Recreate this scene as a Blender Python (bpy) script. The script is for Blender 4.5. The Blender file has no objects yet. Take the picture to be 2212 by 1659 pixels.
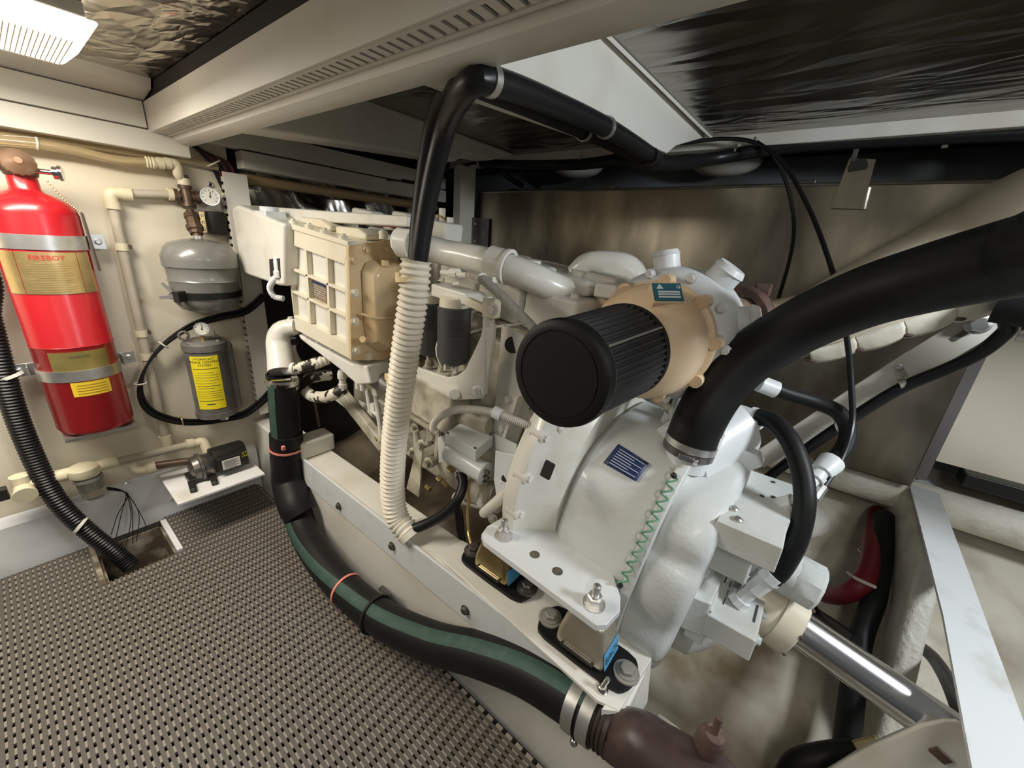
import bpy, bmesh, math, random
from mathutils import Vector, Matrix
random.seed(7)
S = bpy.context.scene
COL = S.collection
# ------------------------------------------------------------------ camera, world, lights
FPX = 850.0
AX = Vector((0.62386967, -0.21902023, 0.75021116))     # world X, Y, Z seen in camera axes (right, down, forward)
AY = Vector((-0.77827712, -0.26157911, 0.57084244))
AZ = Vector((0.07121353, -0.94000346, -0.33364971))
CAM = Vector((0, 0, 1.2))
cd = bpy.data.cameras.new('camera'); cam = bpy.data.objects.new('camera', cd); COL.objects.link(cam)
cd.sensor_width = 36.0; cd.lens = FPX / 2212 * 36.0; cd.clip_start = .02
right = Vector((AX[0], AY[0], AZ[0])); down = Vector((AX[1], AY[1], AZ[1])); fwd = Vector((AX[2], AY[2], AZ[2]))
m = Matrix((right, -down, -fwd)).transposed().to_4x4(); m.translation = CAM
cam.matrix_world = m; S.camera = cam
w = bpy.data.worlds.new('world'); S.world = w; w.use_nodes = True
w.node_tree.nodes['Background'].inputs[0].default_value = (.95, .97, 1, 1)
w.node_tree.nodes['Background'].inputs[1].default_value = .085
S.view_settings.view_transform = 'Standard'; S.view_settings.look = 'None'
S.view_settings.gamma = 1; S.view_settings.exposure = 0; S.view_settings.use_curve_mapping = False
def area(name, loc, target, size, power, col, size_y=None):
    l = bpy.data.lights.new(name, 'AREA'); l.energy = power; l.color = col; l.size = size
    if size_y: l.shape = 'RECTANGLE'; l.size_y = size_y
    o = bpy.data.objects.new(name, l); COL.objects.link(o); o.location = loc
    o.rotation_euler = (Vector(target) - Vector(loc)).to_track_quat('-Z', 'Y').to_euler(); return o
area('daylight_from_aft_hatch', (.93, -1.05, 1.62), (.95, .2, .5), .30, 34, (.88, .94, 1.0), .36)

# ------------------------------------------------------------------ pixel helpers (a pixel of the photo on a plane of the place)
def ray(px, py):
    c = Vector((px - 1106, py - 829.5, FPX))
    return Vector((AX.dot(c), AY.dot(c), AZ.dot(c)))
def X(px, py, x): d = ray(px, py); return CAM + d * ((x - CAM.x) / d.x)
def Y(px, py, y): d = ray(px, py); return CAM + d * ((y - CAM.y) / d.y)
def Z(px, py, z): d = ray(px, py); return CAM + d * ((z - CAM.z) / d.z)
def V(*a): return Vector(a)

# ------------------------------------------------------------------ materials
MATS = {}
def mat(name, col, rough=.5, metal=0, col2=None, scale=8, lo=.45, hi=.7, bump=0, bscale=40, coat=0, emit=None, trans=0, stretch=None, detail=4, ior=1.45, spec=None):
    if name in MATS: return MATS[name]
    M = bpy.data.materials.new(name); M.use_nodes = True; nt = M.node_tree; N = nt.nodes; L = nt.links
    b = N['Principled BSDF']
    b.inputs['Base Color'].default_value = (*col, 1); b.inputs['Roughness'].default_value = rough
    b.inputs['Metallic'].default_value = metal; b.inputs['Coat Weight'].default_value = coat
    b.inputs['Transmission Weight'].default_value = trans; b.inputs['IOR'].default_value = ior
    if spec is not None: b.inputs['Specular IOR Level'].default_value = spec
    tc = None
    def coord():
        t = N.new('ShaderNodeTexCoord'); mp = N.new('ShaderNodeMapping')
        g = N.new('ShaderNodeNewGeometry')
        L.new(g.outputs['Position'], mp.inputs['Vector'])
        if stretch: mp.inputs['Scale'].default_value = stretch
        return mp.outputs['Vector']
    if col2 or bump: tc = coord()
    if col2:
        n = N.new('ShaderNodeTexNoise'); n.inputs['Scale'].default_value = scale; n.inputs['Detail'].default_value = detail
        r = N.new('ShaderNodeValToRGB'); r.color_ramp.elements[0].position = lo; r.color_ramp.elements[1].position = hi
        r.color_ramp.elements[0].color = (*col, 1); r.color_ramp.elements[1].color = (*col2, 1)
        L.new(tc, n.inputs['Vector']); L.new(n.outputs['Fac'], r.inputs['Fac']); L.new(r.outputs['Color'], b.inputs['Base Color'])
    if bump:
        n = N.new('ShaderNodeTexNoise'); n.inputs['Scale'].default_value = bscale; n.inputs['Detail'].default_value = 5
        bp = N.new('ShaderNodeBump'); bp.inputs['Strength'].default_value = bump; bp.inputs['Distance'].default_value = .01
        L.new(tc, n.inputs['Vector']); L.new(n.outputs['Fac'], bp.inputs['Height']); L.new(bp.outputs['Normal'], b.inputs['Normal'])
    if emit:
        b.inputs['Emission Color'].default_value = (*emit[0], 1); b.inputs['Emission Strength'].default_value = emit[1]
    MATS[name] = M; return M

def foil_mat(name, col, rough, bsc, strength, stretch=(1, 1, 1)):
    M = bpy.data.materials.new(name); M.use_nodes = True; nt = M.node_tree; N = nt.nodes; L = nt.links
    b = N['Principled BSDF']; b.inputs['Base Color'].default_value = (*col, 1); b.inputs['Metallic'].default_value = 1; b.inputs['Roughness'].default_value = rough
    g = N.new('ShaderNodeNewGeometry'); mp = N.new('ShaderNodeMapping'); mp.inputs['Scale'].default_value = stretch
    L.new(g.outputs['Position'], mp.inputs['Vector'])
    n0 = N.new('ShaderNodeTexNoise'); n0.inputs['Scale'].default_value = bsc * .35; n0.inputs['Distortion'].default_value = 1.5; n0.inputs['Detail'].default_value = 3
    n = N.new('ShaderNodeTexVoronoi'); n.inputs['Scale'].default_value = bsc; n.feature = 'DISTANCE_TO_EDGE'
    mx = N.new('ShaderNodeVectorMath'); mx.operation = 'ADD'
    L.new(mp.outputs['Vector'], n0.inputs['Vector'])
    sc = N.new('ShaderNodeVectorMath'); sc.operation = 'SCALE'; sc.inputs['Scale'].default_value = .35
    L.new(n0.outputs['Color'], sc.inputs[0]); L.new(mp.outputs['Vector'], mx.inputs[0]); L.new(sc.outputs[0], mx.inputs[1])
    L.new(mx.outputs[0], n.inputs['Vector'])
    ad = N.new('ShaderNodeMath'); ad.operation = 'ADD'
    L.new(n.outputs['Distance'], ad.inputs[0]); L.new(n0.outputs['Fac'], ad.inputs[1])
    bp = N.new('ShaderNodeBump'); bp.inputs['Strength'].default_value = strength; bp.inputs['Distance'].default_value = .02
    L.new(ad.outputs[0], bp.inputs['Height']); L.new(bp.outputs['Normal'], b.inputs['Normal'])
    MATS[name] = M; return M

wall_cream = mat('cream wall paint', (.74, .68, .54), .55, col2=(.66, .58, .43), scale=2.5, lo=.5, hi=.85, bump=.04, bscale=25)
low_white = mat('white floor paint', (.80, .80, .79), .6, col2=(.62, .58, .5), scale=6, lo=.5, hi=.8, bump=.08, bscale=20)
duct_white = mat('white plastic duct', (.74, .71, .63), .45, col2=(.66, .62, .52), scale=5, lo=.5, hi=.8)
gel = mat('white gelcoat', (.75, .73, .66), .4, col2=(.60, .54, .42), scale=4, lo=.5, hi=.8, bump=.05, bscale=18)
hullm = mat('stained hull paint', (.66, .62, .51), .5, col2=(.27, .21, .13), scale=4.5, lo=.44, hi=.72, bump=.25, bscale=14, detail=8)
glass_fibre = mat('rough white fibreglass', (.70, .67, .57), .5, col2=(.5, .45, .36), scale=12, lo=.45, hi=.8, bump=.5, bscale=60)
eng = mat('white engine enamel', (.73, .715, .645), .30, col2=(.54, .51, .41), scale=9, lo=.52, hi=.85, bump=.03, bscale=60, coat=.2)
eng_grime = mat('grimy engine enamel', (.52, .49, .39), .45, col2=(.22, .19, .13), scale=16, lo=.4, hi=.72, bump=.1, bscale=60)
gear = mat('grey white gearbox enamel', (.60, .62, .60), .38, col2=(.46, .45, .39), scale=7, lo=.55, hi=.85, bump=.12, bscale=120, coat=.15)
gear_dark = mat('hose shadow gearbox top', (.30, .28, .23), .6, col2=(.10, .09, .07), scale=9, lo=.35, hi=.65, bump=.1, bscale=100)  # unused; dark tone painted for the hose's shadow on the case top
bright = mat('bright white paint', (.68, .70, .70), .35, col2=(.55, .55, .52), scale=14, lo=.58, hi=.8)
tan = mat('yellowed enamel', (.62, .45, .24), .35, col2=(.68, .56, .36), scale=5, lo=.4, hi=.7, coat=.2)
peach = mat('heat tinted enamel', (.73, .56, .37), .4, col2=(.66, .47, .28), scale=8, lo=.45, hi=.75, bump=.04, bscale=50)
yellowed = mat('old white enamel', (.74, .69, .55), .35, col2=(.66, .56, .38), scale=6, lo=.5, hi=.8, coat=.2)
red = mat('red cylinder enamel', (.38, .008, .013), .34, coat=.3, col2=(.32, .007, .012), scale=4)
steel = mat('brushed steel', (.66, .65, .62), .36, metal=.9, col2=(.50, .49, .46), scale=20)
chrome = mat('chrome', (.75, .74, .72), .12, metal=1)
dark_steel = mat('dark steel', (.16, .15, .14), .35, metal=.8, col2=(.25, .22, .18), scale=30)
shaft_m = mat('polished shaft steel', (.68, .68, .70), .22, metal=1, stretch=(1, 12, 1), bump=.02, bscale=60)
brass_lbl = mat('brass label', (.68, .51, .23), .34, metal=.8, col2=(.54, .39, .16), scale=14)
brass_mount = mat('gold passivated steel', (.44, .35, .17), .26, metal=.9, col2=(.30, .22, .09), scale=12)
bronze = mat('brown bronze', (.10, .065, .045), .45, metal=.5, col2=(.16, .10, .06), scale=18)
black = mat('black rubber', (.009, .009, .009), .5, bump=.04, bscale=160, spec=.3)
black_smooth = mat('black hose rubber', (.010, .010, .011), .38, spec=.4)
black_plastic = mat('black plastic', (.018, .017, .016), .4)
mesh_black = mat('black pleated gauze', (.035, .035, .040), .42, bump=.3, bscale=500)
pvc = mat('cream pvc', (.76, .69, .49), .4)
pipe_grey = mat('grey water pipe', (.52, .47, .37), .42, col2=(.44, .39, .30), scale=10)
amber = mat('amber clear hose', (.74, .60, .36), .12, trans=.6, coat=.5)
tank_grey = mat('grey hammered enamel', (.17, .17, .155), .3, coat=.4)
alu_grey = mat('cast grey aluminium', (.22, .21, .19), .4, metal=.4, col2=(.16, .15, .14), scale=20)
yellow = mat('yellow label', (.80, .66, .02), .5)
yellow2 = mat('ochre sticker', (.72, .50, .03), .5)
ink = mat('dark print', (.05, .05, .04), .6)
red_ink = mat('red print', (.55, .02, .02), .6)
white_lbl = mat('white label', (.75, .73, .66), .5)
blue_lbl = mat('blue data plate', (.015, .03, .11), .4, col2=(.05, .06, .09), scale=60)
teal_lbl = mat('teal data plate', (.03, .12, .16), .4)
brown_lbl = mat('brown data plate', (.20, .14, .09), .45, col2=(.30, .24, .18), scale=60)
pale_ink = mat('pale print', (.60, .62, .62), .6)
tape_blue = mat('blue masking tape', (.10, .35, .62), .6)
pink = mat('pink cable tie', (.78, .26, .20), .5)
tie_white = mat('white cable tie', (.72, .70, .60), .5)
tie_cream = mat('aged cable tie', (.74, .58, .32), .5)
stripe = mat('green hose stripe', (.030, .068, .052), .6, col2=(.045, .09, .072), scale=30)
corr_white = mat('ivory corrugated hose', (.78, .72, .59), .42)
corr_grey = mat('grey white conduit', (.60, .57, .50), .45)
filt_grey = mat('grey filter canister', (.075, .078, .078), .38)
rust = mat('rusty brown iron', (.09, .055, .045), .6, col2=(.17, .10, .07), scale=25, bump=.3, bscale=80)
iron_brown = mat('brown coated bronze', (.055, .035, .033), .38, col2=(.10, .065, .055), scale=14, bump=.08, bscale=40)
lag = mat('cream exhaust lagging', (.66, .60, .47), .8, col2=(.50, .43, .31), scale=5, lo=.45, hi=.75, bump=.15, bscale=30)
lag_white = mat('white lagging cloth', (.72, .68, .56), .8, col2=(.6, .55, .43), scale=7, bump=.25, bscale=30)
braid = mat('braided sleeve', (.42, .40, .35), .5, bump=.8, bscale=260)
peel = mat('peeling painted hose', (.70, .66, .54), .45, col2=(.03, .025, .02), scale=26, lo=.52, hi=.54, detail=2)
peel_dark = mat('cracked painted hose', (.30, .27, .20), .5, col2=(.02, .02, .018), scale=40, lo=.5, hi=.54)
mat_top = mat('brown grey matting rib', (.105, .090, .075), .55)
mat_low = mat('pale matting rib', (.30, .27, .225), .5)
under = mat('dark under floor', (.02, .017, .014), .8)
green_w = mat('green coiled wire', (.11, .27, .16), .45)
red_hose = mat('dark red hose', (.17, .008, .018), .45)
wire_red = mat('dark red cable', (.12, .012, .014), .45)
clear_bowl = mat('clear plastic bowl', (.75, .72, .62), .12, trans=.75)
gauge_face = mat('gauge face', (.80, .78, .68), .4)
redcap = mat('red cap', (.35, .01, .015), .4)
foil = foil_mat('silver foil insulation', (.60, .56, .49), .24, 7.0, .8, (1.6, 1, 1))
foil_dark_refl = foil_mat('foil toned for dark reflections', (.30, .28, .25), .26, 4.5, .6, (2.0, .6, 1))  # same foil as the port side, base darkened to stand for dark reflections
foil_wall = foil_mat('crinkled foil', (.42, .40, .36), .24, 6.0, .55, (1, 1, .5))

def tank_material():
    M = bpy.data.materials.new('brushed aluminium tank'); M.use_nodes = True; nt = M.node_tree; N = nt.nodes; L = nt.links
    b = N['Principled BSDF']; b.inputs['Metallic'].default_value = 1
    g = N.new('ShaderNodeNewGeometry')
    def noise(scale, st, det=4):
        mp = N.new('ShaderNodeMapping'); mp.inputs['Scale'].default_value = st; L.new(g.outputs['Position'], mp.inputs['Vector'])
        n = N.new('ShaderNodeTexNoise'); n.inputs['Scale'].default_value = scale; n.inputs['Detail'].default_value = det
        L.new(mp.outputs['Vector'], n.inputs['Vector']); return n
    n1 = noise(3, (1, 1.5, .5)); n2 = noise(7, (1, 1, .25), 8)
    r = N.new('ShaderNodeValToRGB'); r.color_ramp.elements[0].position = .35; r.color_ramp.elements[1].position = .68
    r.color_ramp.elements[0].color = (.20, .178, .14, 1); r.color_ramp.elements[1].color = (.56, .49, .37, 1)
    L.new(n1.outputs['Fac'], r.inputs['Fac']); L.new(r.outputs['Color'], b.inputs['Base Color'])
    mr = N.new('ShaderNodeMapRange'); mr.inputs['To Min'].default_value = .16; mr.inputs['To Max'].default_value = .48
    L.new(n2.outputs['Fac'], mr.inputs['Value']); L.new(mr.outputs[0], b.inputs['Roughness'])
    bp = N.new('ShaderNodeBump'); bp.inputs['Strength'].default_value = .12; bp.inputs['Distance'].default_value = .01
    L.new(n2.outputs['Fac'], bp.inputs['Height']); L.new(bp.outputs['Normal'], b.inputs['Normal'])
    return M
tank_alu = tank_material()

# ------------------------------------------------------------------ mesh builder
def frame(d):
    d = d.normalized(); a = Vector((0, 0, 1)) if abs(d.z) < .9 else Vector((0, 1, 0))
    u = a.cross(d).normalized(); return u, d.cross(u).normalized()
def spline(pts, n=10):
    P = [Vector(p) for p in pts]
    if len(P) == 2: return [P[0].lerp(P[1], i / n) for i in range(n + 1)]
    Q = [2 * P[0] - P[1]] + P + [2 * P[-1] - P[-2]]; out = []
    for i in range(1, len(Q) - 2):
        a, b, c, d = Q[i - 1:i + 3]
        for k in range(n):
            t = k / n
            out.append(.5 * ((2 * b) + (c - a) * t + (2 * a - 5 * b + 4 * c - d) * t * t + (3 * b - a - 3 * c + d) * t ** 3))
    out.append(P[-1]); return out
def resample(pts, step):
    L = [0]
    for a, b in zip(pts, pts[1:]): L.append(L[-1] + (b - a).length)
    n = max(2, int(round(L[-1] / step))); out = []; j = 0
    for i in range(n + 1):
        s = L[-1] * i / n
        while j < len(L) - 2 and L[j + 1] < s: j += 1
        d = L[j + 1] - L[j]; out.append(pts[j].lerp(pts[j + 1], (s - L[j]) / d if d > 1e-9 else 0))
    return out
class MB:
    def __init__(s): s.v = []; s.f = []
    def add(s, vs, fs):
        o = len(s.v); s.v += [Vector(v) for v in vs]; s.f += [[i + o for i in f] for f in fs]; return s
    def box(s, c, size, R=None):
        c = Vector(c); h = [k / 2 for k in size]; vs = []
        for z in (-1, 1):
            for x, y in ((-1, -1), (1, -1), (1, 1), (-1, 1)):
                p = Vector((x * h[0], y * h[1], z * h[2])); vs.append(c + (R @ p if R else p))
        return s.add(vs, [[3, 2, 1, 0], [4, 5, 6, 7], [0, 1, 5, 4], [1, 2, 6, 5], [2, 3, 7, 6], [3, 0, 4, 7]])
    def lim(s, x0, x1, y0, y1, z0, z1): return s.box(((x0 + x1) / 2, (y0 + y1) / 2, (z0 + z1) / 2), (x1 - x0, y1 - y0, z1 - z0))
    def bar(s, p0, p1, wd, ht, up=(0, 0, 1)):
        p0, p1 = Vector(p0), Vector(p1); d = (p1 - p0).normalized(); u = Vector(up).cross(d).normalized(); q = d.cross(u)
        a = [(-1, -1), (1, -1), (1, 1), (-1, 1)]
        vs = [p + u * (i * wd / 2) + q * (j * ht / 2) for p in (p0, p1) for i, j in a]
        return s.add(vs, [[3, 2, 1, 0], [4, 5, 6, 7], [0, 1, 5, 4], [1, 2, 6, 5], [2, 3, 7, 6], [3, 0, 4, 7]])
    def prism(s, pts, vec):
        pts = [Vector(p) for p in pts]; vec = Vector(vec); n = len(pts)
        nrm = Vector((0, 0, 0))
        for i in range(n): nrm += pts[i].cross(pts[(i + 1) % n])
        if nrm.dot(vec) > 0: pts = pts[::-1]
        vs = pts + [p + vec for p in pts]
        fs = [list(range(n)), list(range(2 * n - 1, n - 1, -1))] + [[i, i + n, (i + 1) % n + n, (i + 1) % n] for i in range(n)]
        return s.add(vs, fs)
    def hull(s, a, b):      # two rings with the same count, joined
        n = len(a); vs = list(a) + list(b)
        return s.add(vs, [list(range(n))[::-1], list(range(n, 2 * n))] + [[i, (i + 1) % n, (i + 1) % n + n, i + n] for i in range(n)])
    def lathe(s, p, d, prof, seg=24, cap=True, lobes=None):
        p = Vector(p); d = Vector(d).normalized(); u, v = frame(d); vs = []; fs = []; n = len(prof)
        for t, r in prof:
            for k in range(seg):
                a = 2 * math.pi * k / seg; rr = r * (lobes(a) if lobes else 1)
                vs.append(p + d * t + (u * math.cos(a) + v * math.sin(a)) * rr)
        for i in range(n - 1):
            for k in range(seg): fs.append([i * seg + k, i * seg + (k + 1) % seg, (i + 1) * seg + (k + 1) % seg, (i + 1) * seg + k])
        if cap: fs += [list(range(seg))[::-1], list(range((n - 1) * seg, n * seg))]
        return s.add(vs, fs)
    def cyl(s, p0, p1, r, r1=None, seg=20, cap=True):
        d = Vector(p1) - Vector(p0); return s.lathe(p0, d, [(0, r), (d.length, r if r1 is None else r1)], seg, cap)
    def tube(s, pts, r, seg=14, step=.012, corr=None, cap=True, n=10, raw=False):
        pts = [Vector(p) for p in pts]; rs = r if isinstance(r, (list, tuple)) else None
        P = pts if raw else resample(spline(pts, n), corr[0] / 6 if corr else step); N_ = len(P)
        u = None; vs = []; fs = []; acc = 0
        for i, p in enumerate(P):
            t = (P[min(i + 1, N_ - 1)] - P[max(i - 1, 0)]).normalized()
            if u is None: u, _ = frame(t)
            u = (u - t * u.dot(t)).normalized(); v = t.cross(u)
            if rs: q = i / (N_ - 1) * (len(rs) - 1); j = min(int(q), len(rs) - 2); rr = rs[j] + (rs[j + 1] - rs[j]) * (q - j)
            else: rr = r
            if corr: rr *= 1 + corr[1] * math.cos(2 * math.pi * i / 6)
            for k in range(seg):
                a = 2 * math.pi * k / seg; vs.append(p + (u * math.cos(a) + v * math.sin(a)) * rr)
        for i in range(N_ - 1):
            for k in range(seg): fs.append([i * seg + k, i * seg + (k + 1) % seg, (i + 1) * seg + (k + 1) % seg, (i + 1) * seg + k])
        if cap: fs += [list(range(seg))[::-1], list(range((N_ - 1) * seg, N_ * seg))]
        return s.add(vs, fs)
    def torus(s, c, nrm, R, r, seg=28, sg=8):
        c = Vector(c); d = Vector(nrm).normalized(); u, v = frame(d); vs = []; fs = []
        for i in range(seg):
            a = 2 * math.pi * i / seg; e = u * math.cos(a) + v * math.sin(a)
            for k in range(sg):
                b = 2 * math.pi * k / sg; vs.append(c + e * (R + r * math.cos(b)) + d * (r * math.sin(b)))
        for i in range(seg):
            for k in range(sg): fs.append([i * sg + k, ((i + 1) % seg) * sg + k, ((i + 1) % seg) * sg + (k + 1) % sg, i * sg + (k + 1) % sg])
        return s.add(vs, fs)
    def ball(s, c, r, seg=16, sc=(1, 1, 1)):
        n = seg // 2; vs = []; fs = []; c = Vector(c)
        for i in range(1, n):
            t = math.pi * i / n
            for k in range(seg):
                a = 2 * math.pi * k / seg
                vs.append(c + Vector((math.sin(t) * math.cos(a) * sc[0], math.sin(t) * math.sin(a) * sc[1], math.cos(t) * sc[2])) * r)
        T = len(vs); vs += [c + Vector((0, 0, r * sc[2])), c - Vector((0, 0, r * sc[2]))]
        for i in range(n - 2):
            for k in range(seg): fs.append([i * seg + k, (i + 1) * seg + k, (i + 1) * seg + (k + 1) % seg, i * seg + (k + 1) % seg])
        for k in range(seg): fs += [[T, k, (k + 1) % seg], [T + 1, (n - 2) * seg + (k + 1) % seg, (n - 2) * seg + k]]
        return s.add(vs, fs)
    def arc_strip(s, c, axis, ref, r, a0, a1, h0, h1, n=20, th=.0008):   # patch on a cylinder, angles from ref
        c = Vector(c); d = Vector(axis).normalized(); u = Vector(ref); u = (u - d * u.dot(d)).normalized(); v = d.cross(u); vs = []
        for rr in (r, r + th):
            for i in range(n + 1):
                a = a0 + (a1 - a0) * i / n; e = (u * math.cos(a) + v * math.sin(a)) * rr
                vs += [c + e + d * h0, c + e + d * h1]
        o = 2 * (n + 1); fs = []
        for i in range(n):
            q = 2 * i; fs += [[q, q + 1, q + 3, q + 2], [o + q, o + q + 2, o + q + 3, o + q + 1], [q, q + 2, o + q + 2, o + q], [q + 1, o + q + 1, o + q + 3, q + 3]]
        fs += [[0, o, o + 1, 1], [2 * n, 2 * n + 1, o + 2 * n + 1, o + 2 * n]]
        return s.add(vs, fs)
    def mesh(s, name, off=Vector((0, 0, 0)), angle=35):
        me = bpy.data.meshes.new(name); me.from_pydata([tuple(v - off) for v in s.v], [], s.f); me.update()
        bm = bmesh.new(); bm.from_mesh(me); bmesh.ops.recalc_face_normals(bm, faces=bm.faces); bm.to_mesh(me); bm.free()
        me.shade_smooth(); me.set_sharp_from_angle(angle=math.radians(angle)); return me
    def build(s, name, material, parent=None, bevel=0, seg=2, kind=None, label=None, angle=35):
        off = world_off(parent)
        me = s.mesh(name, off, angle); me.materials.append(material)
        o = bpy.data.objects.new(name, me); COL.objects.link(o)
        if parent: o.parent = parent
        if bevel:
            b = o.modifiers.new('bevel', 'BEVEL'); b.width = bevel; b.segments = seg; b.limit_method = 'ANGLE'; b.angle_limit = math.radians(40); b.harden_normals = True
        if kind: o['kind'] = kind
        if label: o['label'] = label
        return o
def world_off(p):
    o = Vector((0, 0, 0))
    while p: o += p.location; p = p.parent
    return o
def tag(o, label, cat, group=None):
    o['label'] = label; o['category'] = cat
    if group: o['group'] = group
    return o
def thing(name, label, cat, loc=(0, 0, 0), group=None):
    o = bpy.data.objects.new(name, None); COL.objects.link(o); o.location = loc; o.empty_display_size = .05
    return tag(o, label, cat, group)
def struct(o): o['kind'] = 'structure'; return o
_hex = {}
def bolt(parent, p, nrm, r=.008, material=None, name='bolt', h=None):
    material = material or eng; key = (material.name, 'hex')
    if key not in _hex:
        b = MB(); b.lathe((0, 0, 0), (0, 0, 1), [(0, 1.35), (.22, 1.35), (.25, 1.3)], 16); b.lathe((0, 0, .2), (0, 0, 1), [(0, 1), (.62, 1), (.75, .82)], 6)
        me = b.mesh('bolt'); me.materials.append(material); _hex[key] = me
    o = bpy.data.objects.new(name, _hex[key]); COL.objects.link(o); o.parent = parent
    o.location = Vector(p) - world_off(parent); o.rotation_mode = 'QUATERNION'
    o.rotation_quaternion = Vector(nrm).to_track_quat('Z', 'Y'); o.scale = (r, r, r); return o
def text(parent, name, s_, size, material, fn, align='CENTER', res=2):
    cu = bpy.data.curves.new('t', 'FONT'); cu.body = s_; cu.size = size; cu.align_x = align; cu.align_y = 'CENTER'; cu.resolution_u = res; cu.fill_mode = 'FRONT'
    t = bpy.data.objects.new('t', cu); COL.objects.link(t); bpy.context.view_layer.update()
    me = bpy.data.meshes.new_from_object(t.evaluated_get(bpy.context.evaluated_depsgraph_get()))
    bpy.data.objects.remove(t); off = world_off(parent)
    for v in me.vertices: v.co = fn(v.co.x, v.co.y) - off
    me.name = name; me.materials.clear(); me.materials.append(material)
    o = bpy.data.objects.new(name, me); COL.objects.link(o); o.parent = parent; return o
def plane_fn(c, ux, uy, lift=.0006):
    c = Vector(c); ux = Vector(ux).normalized(); uy = Vector(uy); uy = (uy - ux * uy.dot(ux)).normalized(); n = ux.cross(uy)
    return lambda x, y: c + ux * x + uy * y + n * lift
def cyl_fn(c, axis, ref, r, lift=.0015, h=0):
    c = Vector(c); d = Vector(axis).normalized(); u = Vector(ref); u = (u - d * u.dot(d)).normalized(); v = d.cross(u)
    return lambda x, y: c + d * (y + h) + (u * math.cos(x / r) + v * math.sin(x / r)) * (r + lift)
def hose_clamp(parent, c, axis, r, wd=.014, name='hose_clamp', material=None, screw=(0, 0, 1)):
    material = material or steel; b = MB(); d = Vector(axis).normalized()
    b.lathe(Vector(c) - d * wd / 2, d, [(0, r), (0, r + .002), (wd, r + .002), (wd, r)], 28, cap=False)
    o = b.build(name, material, parent)
    sd = Vector(screw); sd = (sd - d * sd.dot(d)).normalized(); p = Vector(c) + sd * (r + .006); t = d.cross(sd)
    MB().cyl(p - t * .014, p + t * .012, .006, seg=10).build('clamp_screw', chrome, o); return o

# ================================================================== SETTING
WY = 2.0
struct(MB().lim(-1.2, .66, WY, WY + .03, -.1, 1.66).build('wall_front', wall_cream))
struct(MB().prism([V(-1.2, 1.975, -.08), V(-1.2, 1.975, .17), V(-1.2, 1.999, .20), V(-1.2, 1.999, -.08)], (1.79, 0, 0)).build('wall_front_lower', low_white))
struct(MB().lim(.6, 2.4, 2.26, 2.29, -.3, 1.7).build('wall_forward', mat('dark bulkhead', (.035, .03, .026), .7)))
b = MB(); nx, nz = 60, 24; vs = []
for j in range(nz + 1):
    for i in range(nx + 1):
        x = .66 + .98 * i / nx; z = 1.05 + .38 * j / nz; vs.append(V(x, 2.10 + .025 * math.sin(9 * x) * math.sin(7 * z) + .02 * math.sin(23 * x + 11 * z) * (z > 0) - .03 * math.exp(-((x - 1.05) / .05) ** 2) * math.sin(40 * z), z))
b.add(vs, [[j * (nx + 1) + i, j * (nx + 1) + i + 1, (j + 1) * (nx + 1) + i + 1, (j + 1) * (nx + 1) + i] for j in range(nz) for i in range(nx)])
struct(b.build('wall_forward_insulation', foil_wall, angle=180))
struct(MB().cyl((.70, 2.0, 1.375), (1.73, 2.0, 1.375), .022).build('trim_conduit', mat('brown varnished pipe', (.30, .21, .11), .3)))
struct(MB().lim(2.28, 2.32, -1.4, 2.3, .2, 1.8).build('wall_starboard', mat('dim blue grey hull', (.20, .22, .235), .5, col2=(.14, .14, .13), scale=3)))
# floor below the matting, with the sump opening
fl = MB(); HX0, HX1, HY0, HY1 = -.005, .192, 1.70, 1.945
for a in ((-1.2, HX0, -.9, 1.99), (HX1, .575, -.9, 1.99), (HX0, HX1, -.9, HY0), (HX0, HX1, HY1, 1.99)): fl.lim(a[0], a[1], a[2], a[3], -.05, -.016)
struct(fl.build('floor', under))
sump = thing('bilge_sump', 'dark square sump hole in the floor where the black ribbed hose ends', 'sump', (.095, 1.82, -.05))
b = MB()
b.lim(HX0, HX0 + .008, HY0, HY1, -.2, -.02); b.lim(HX1 - .008, HX1, HY0, HY1, -.2, -.02); b.lim(HX0, HX1, HY0, HY0 + .008, -.2, -.02); b.lim(HX0, HX1, HY1 - .008, HY1, -.2, -.02)
b.build('well_side', mat('grimy sump wall', (.12, .09, .06), .6, col2=(.5, .44, .33), scale=14), sump)
MB().lim(HX0, HX1, HY0, HY1, -.21, -.2).build('well_bottom', under, sump)
MB().lim(HX1, HX1 + .018, HY0, HY1, -.016, .002).build('rim', low_white, sump)
MB().lim(HX0 - .014, HX0, HY0 - .02, HY1, -.016, .002).build('rim', mat('grimy sump wall', (.12, .09, .06)), sump)
# matting: lengthwise ribs over crosswise ribs
mt = thing('floor_matting', 'brown grey open weave rubber matting covering the walkway floor', 'floor mat', (0, .8, 0))
b = MB(); px_, py_ = .0130, .0330; MX0, MX1, MY0, MY1 = -1.0, .566, -.55, 1.965
n = int((MX1 - MX0) / px_)
for i in range(n):
    x = MX0 + i * px_
    segs = [(MY0, MY1)]
    if HX0 - .016 < x < HX1 + .016: segs = [(MY0, HY0 - .012)]
    if x < HX0: segs = [(MY0, 1.955)]
    for y0, y1 in segs: b.lim(x, x + .0082, y0, y1, -.006, 0)
b.build('lengthwise_ribs', mat_top, mt, kind='stuff')
b = MB(); n = int((MY1 - MY0) / py_)
for i in range(n):
    y = MY0 + i * py_
    segs = [(MX0, MX1)] if y < HY0 - .012 else [(MX0, HX0 - .014), (HX1 + .016, MX1)]
    for x0, x1 in segs: b.lim(x0, x1, y, y + .019, -.010, -.002)
b.build('crosswise_ribs', mat_low, mt, kind='stuff')

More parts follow.
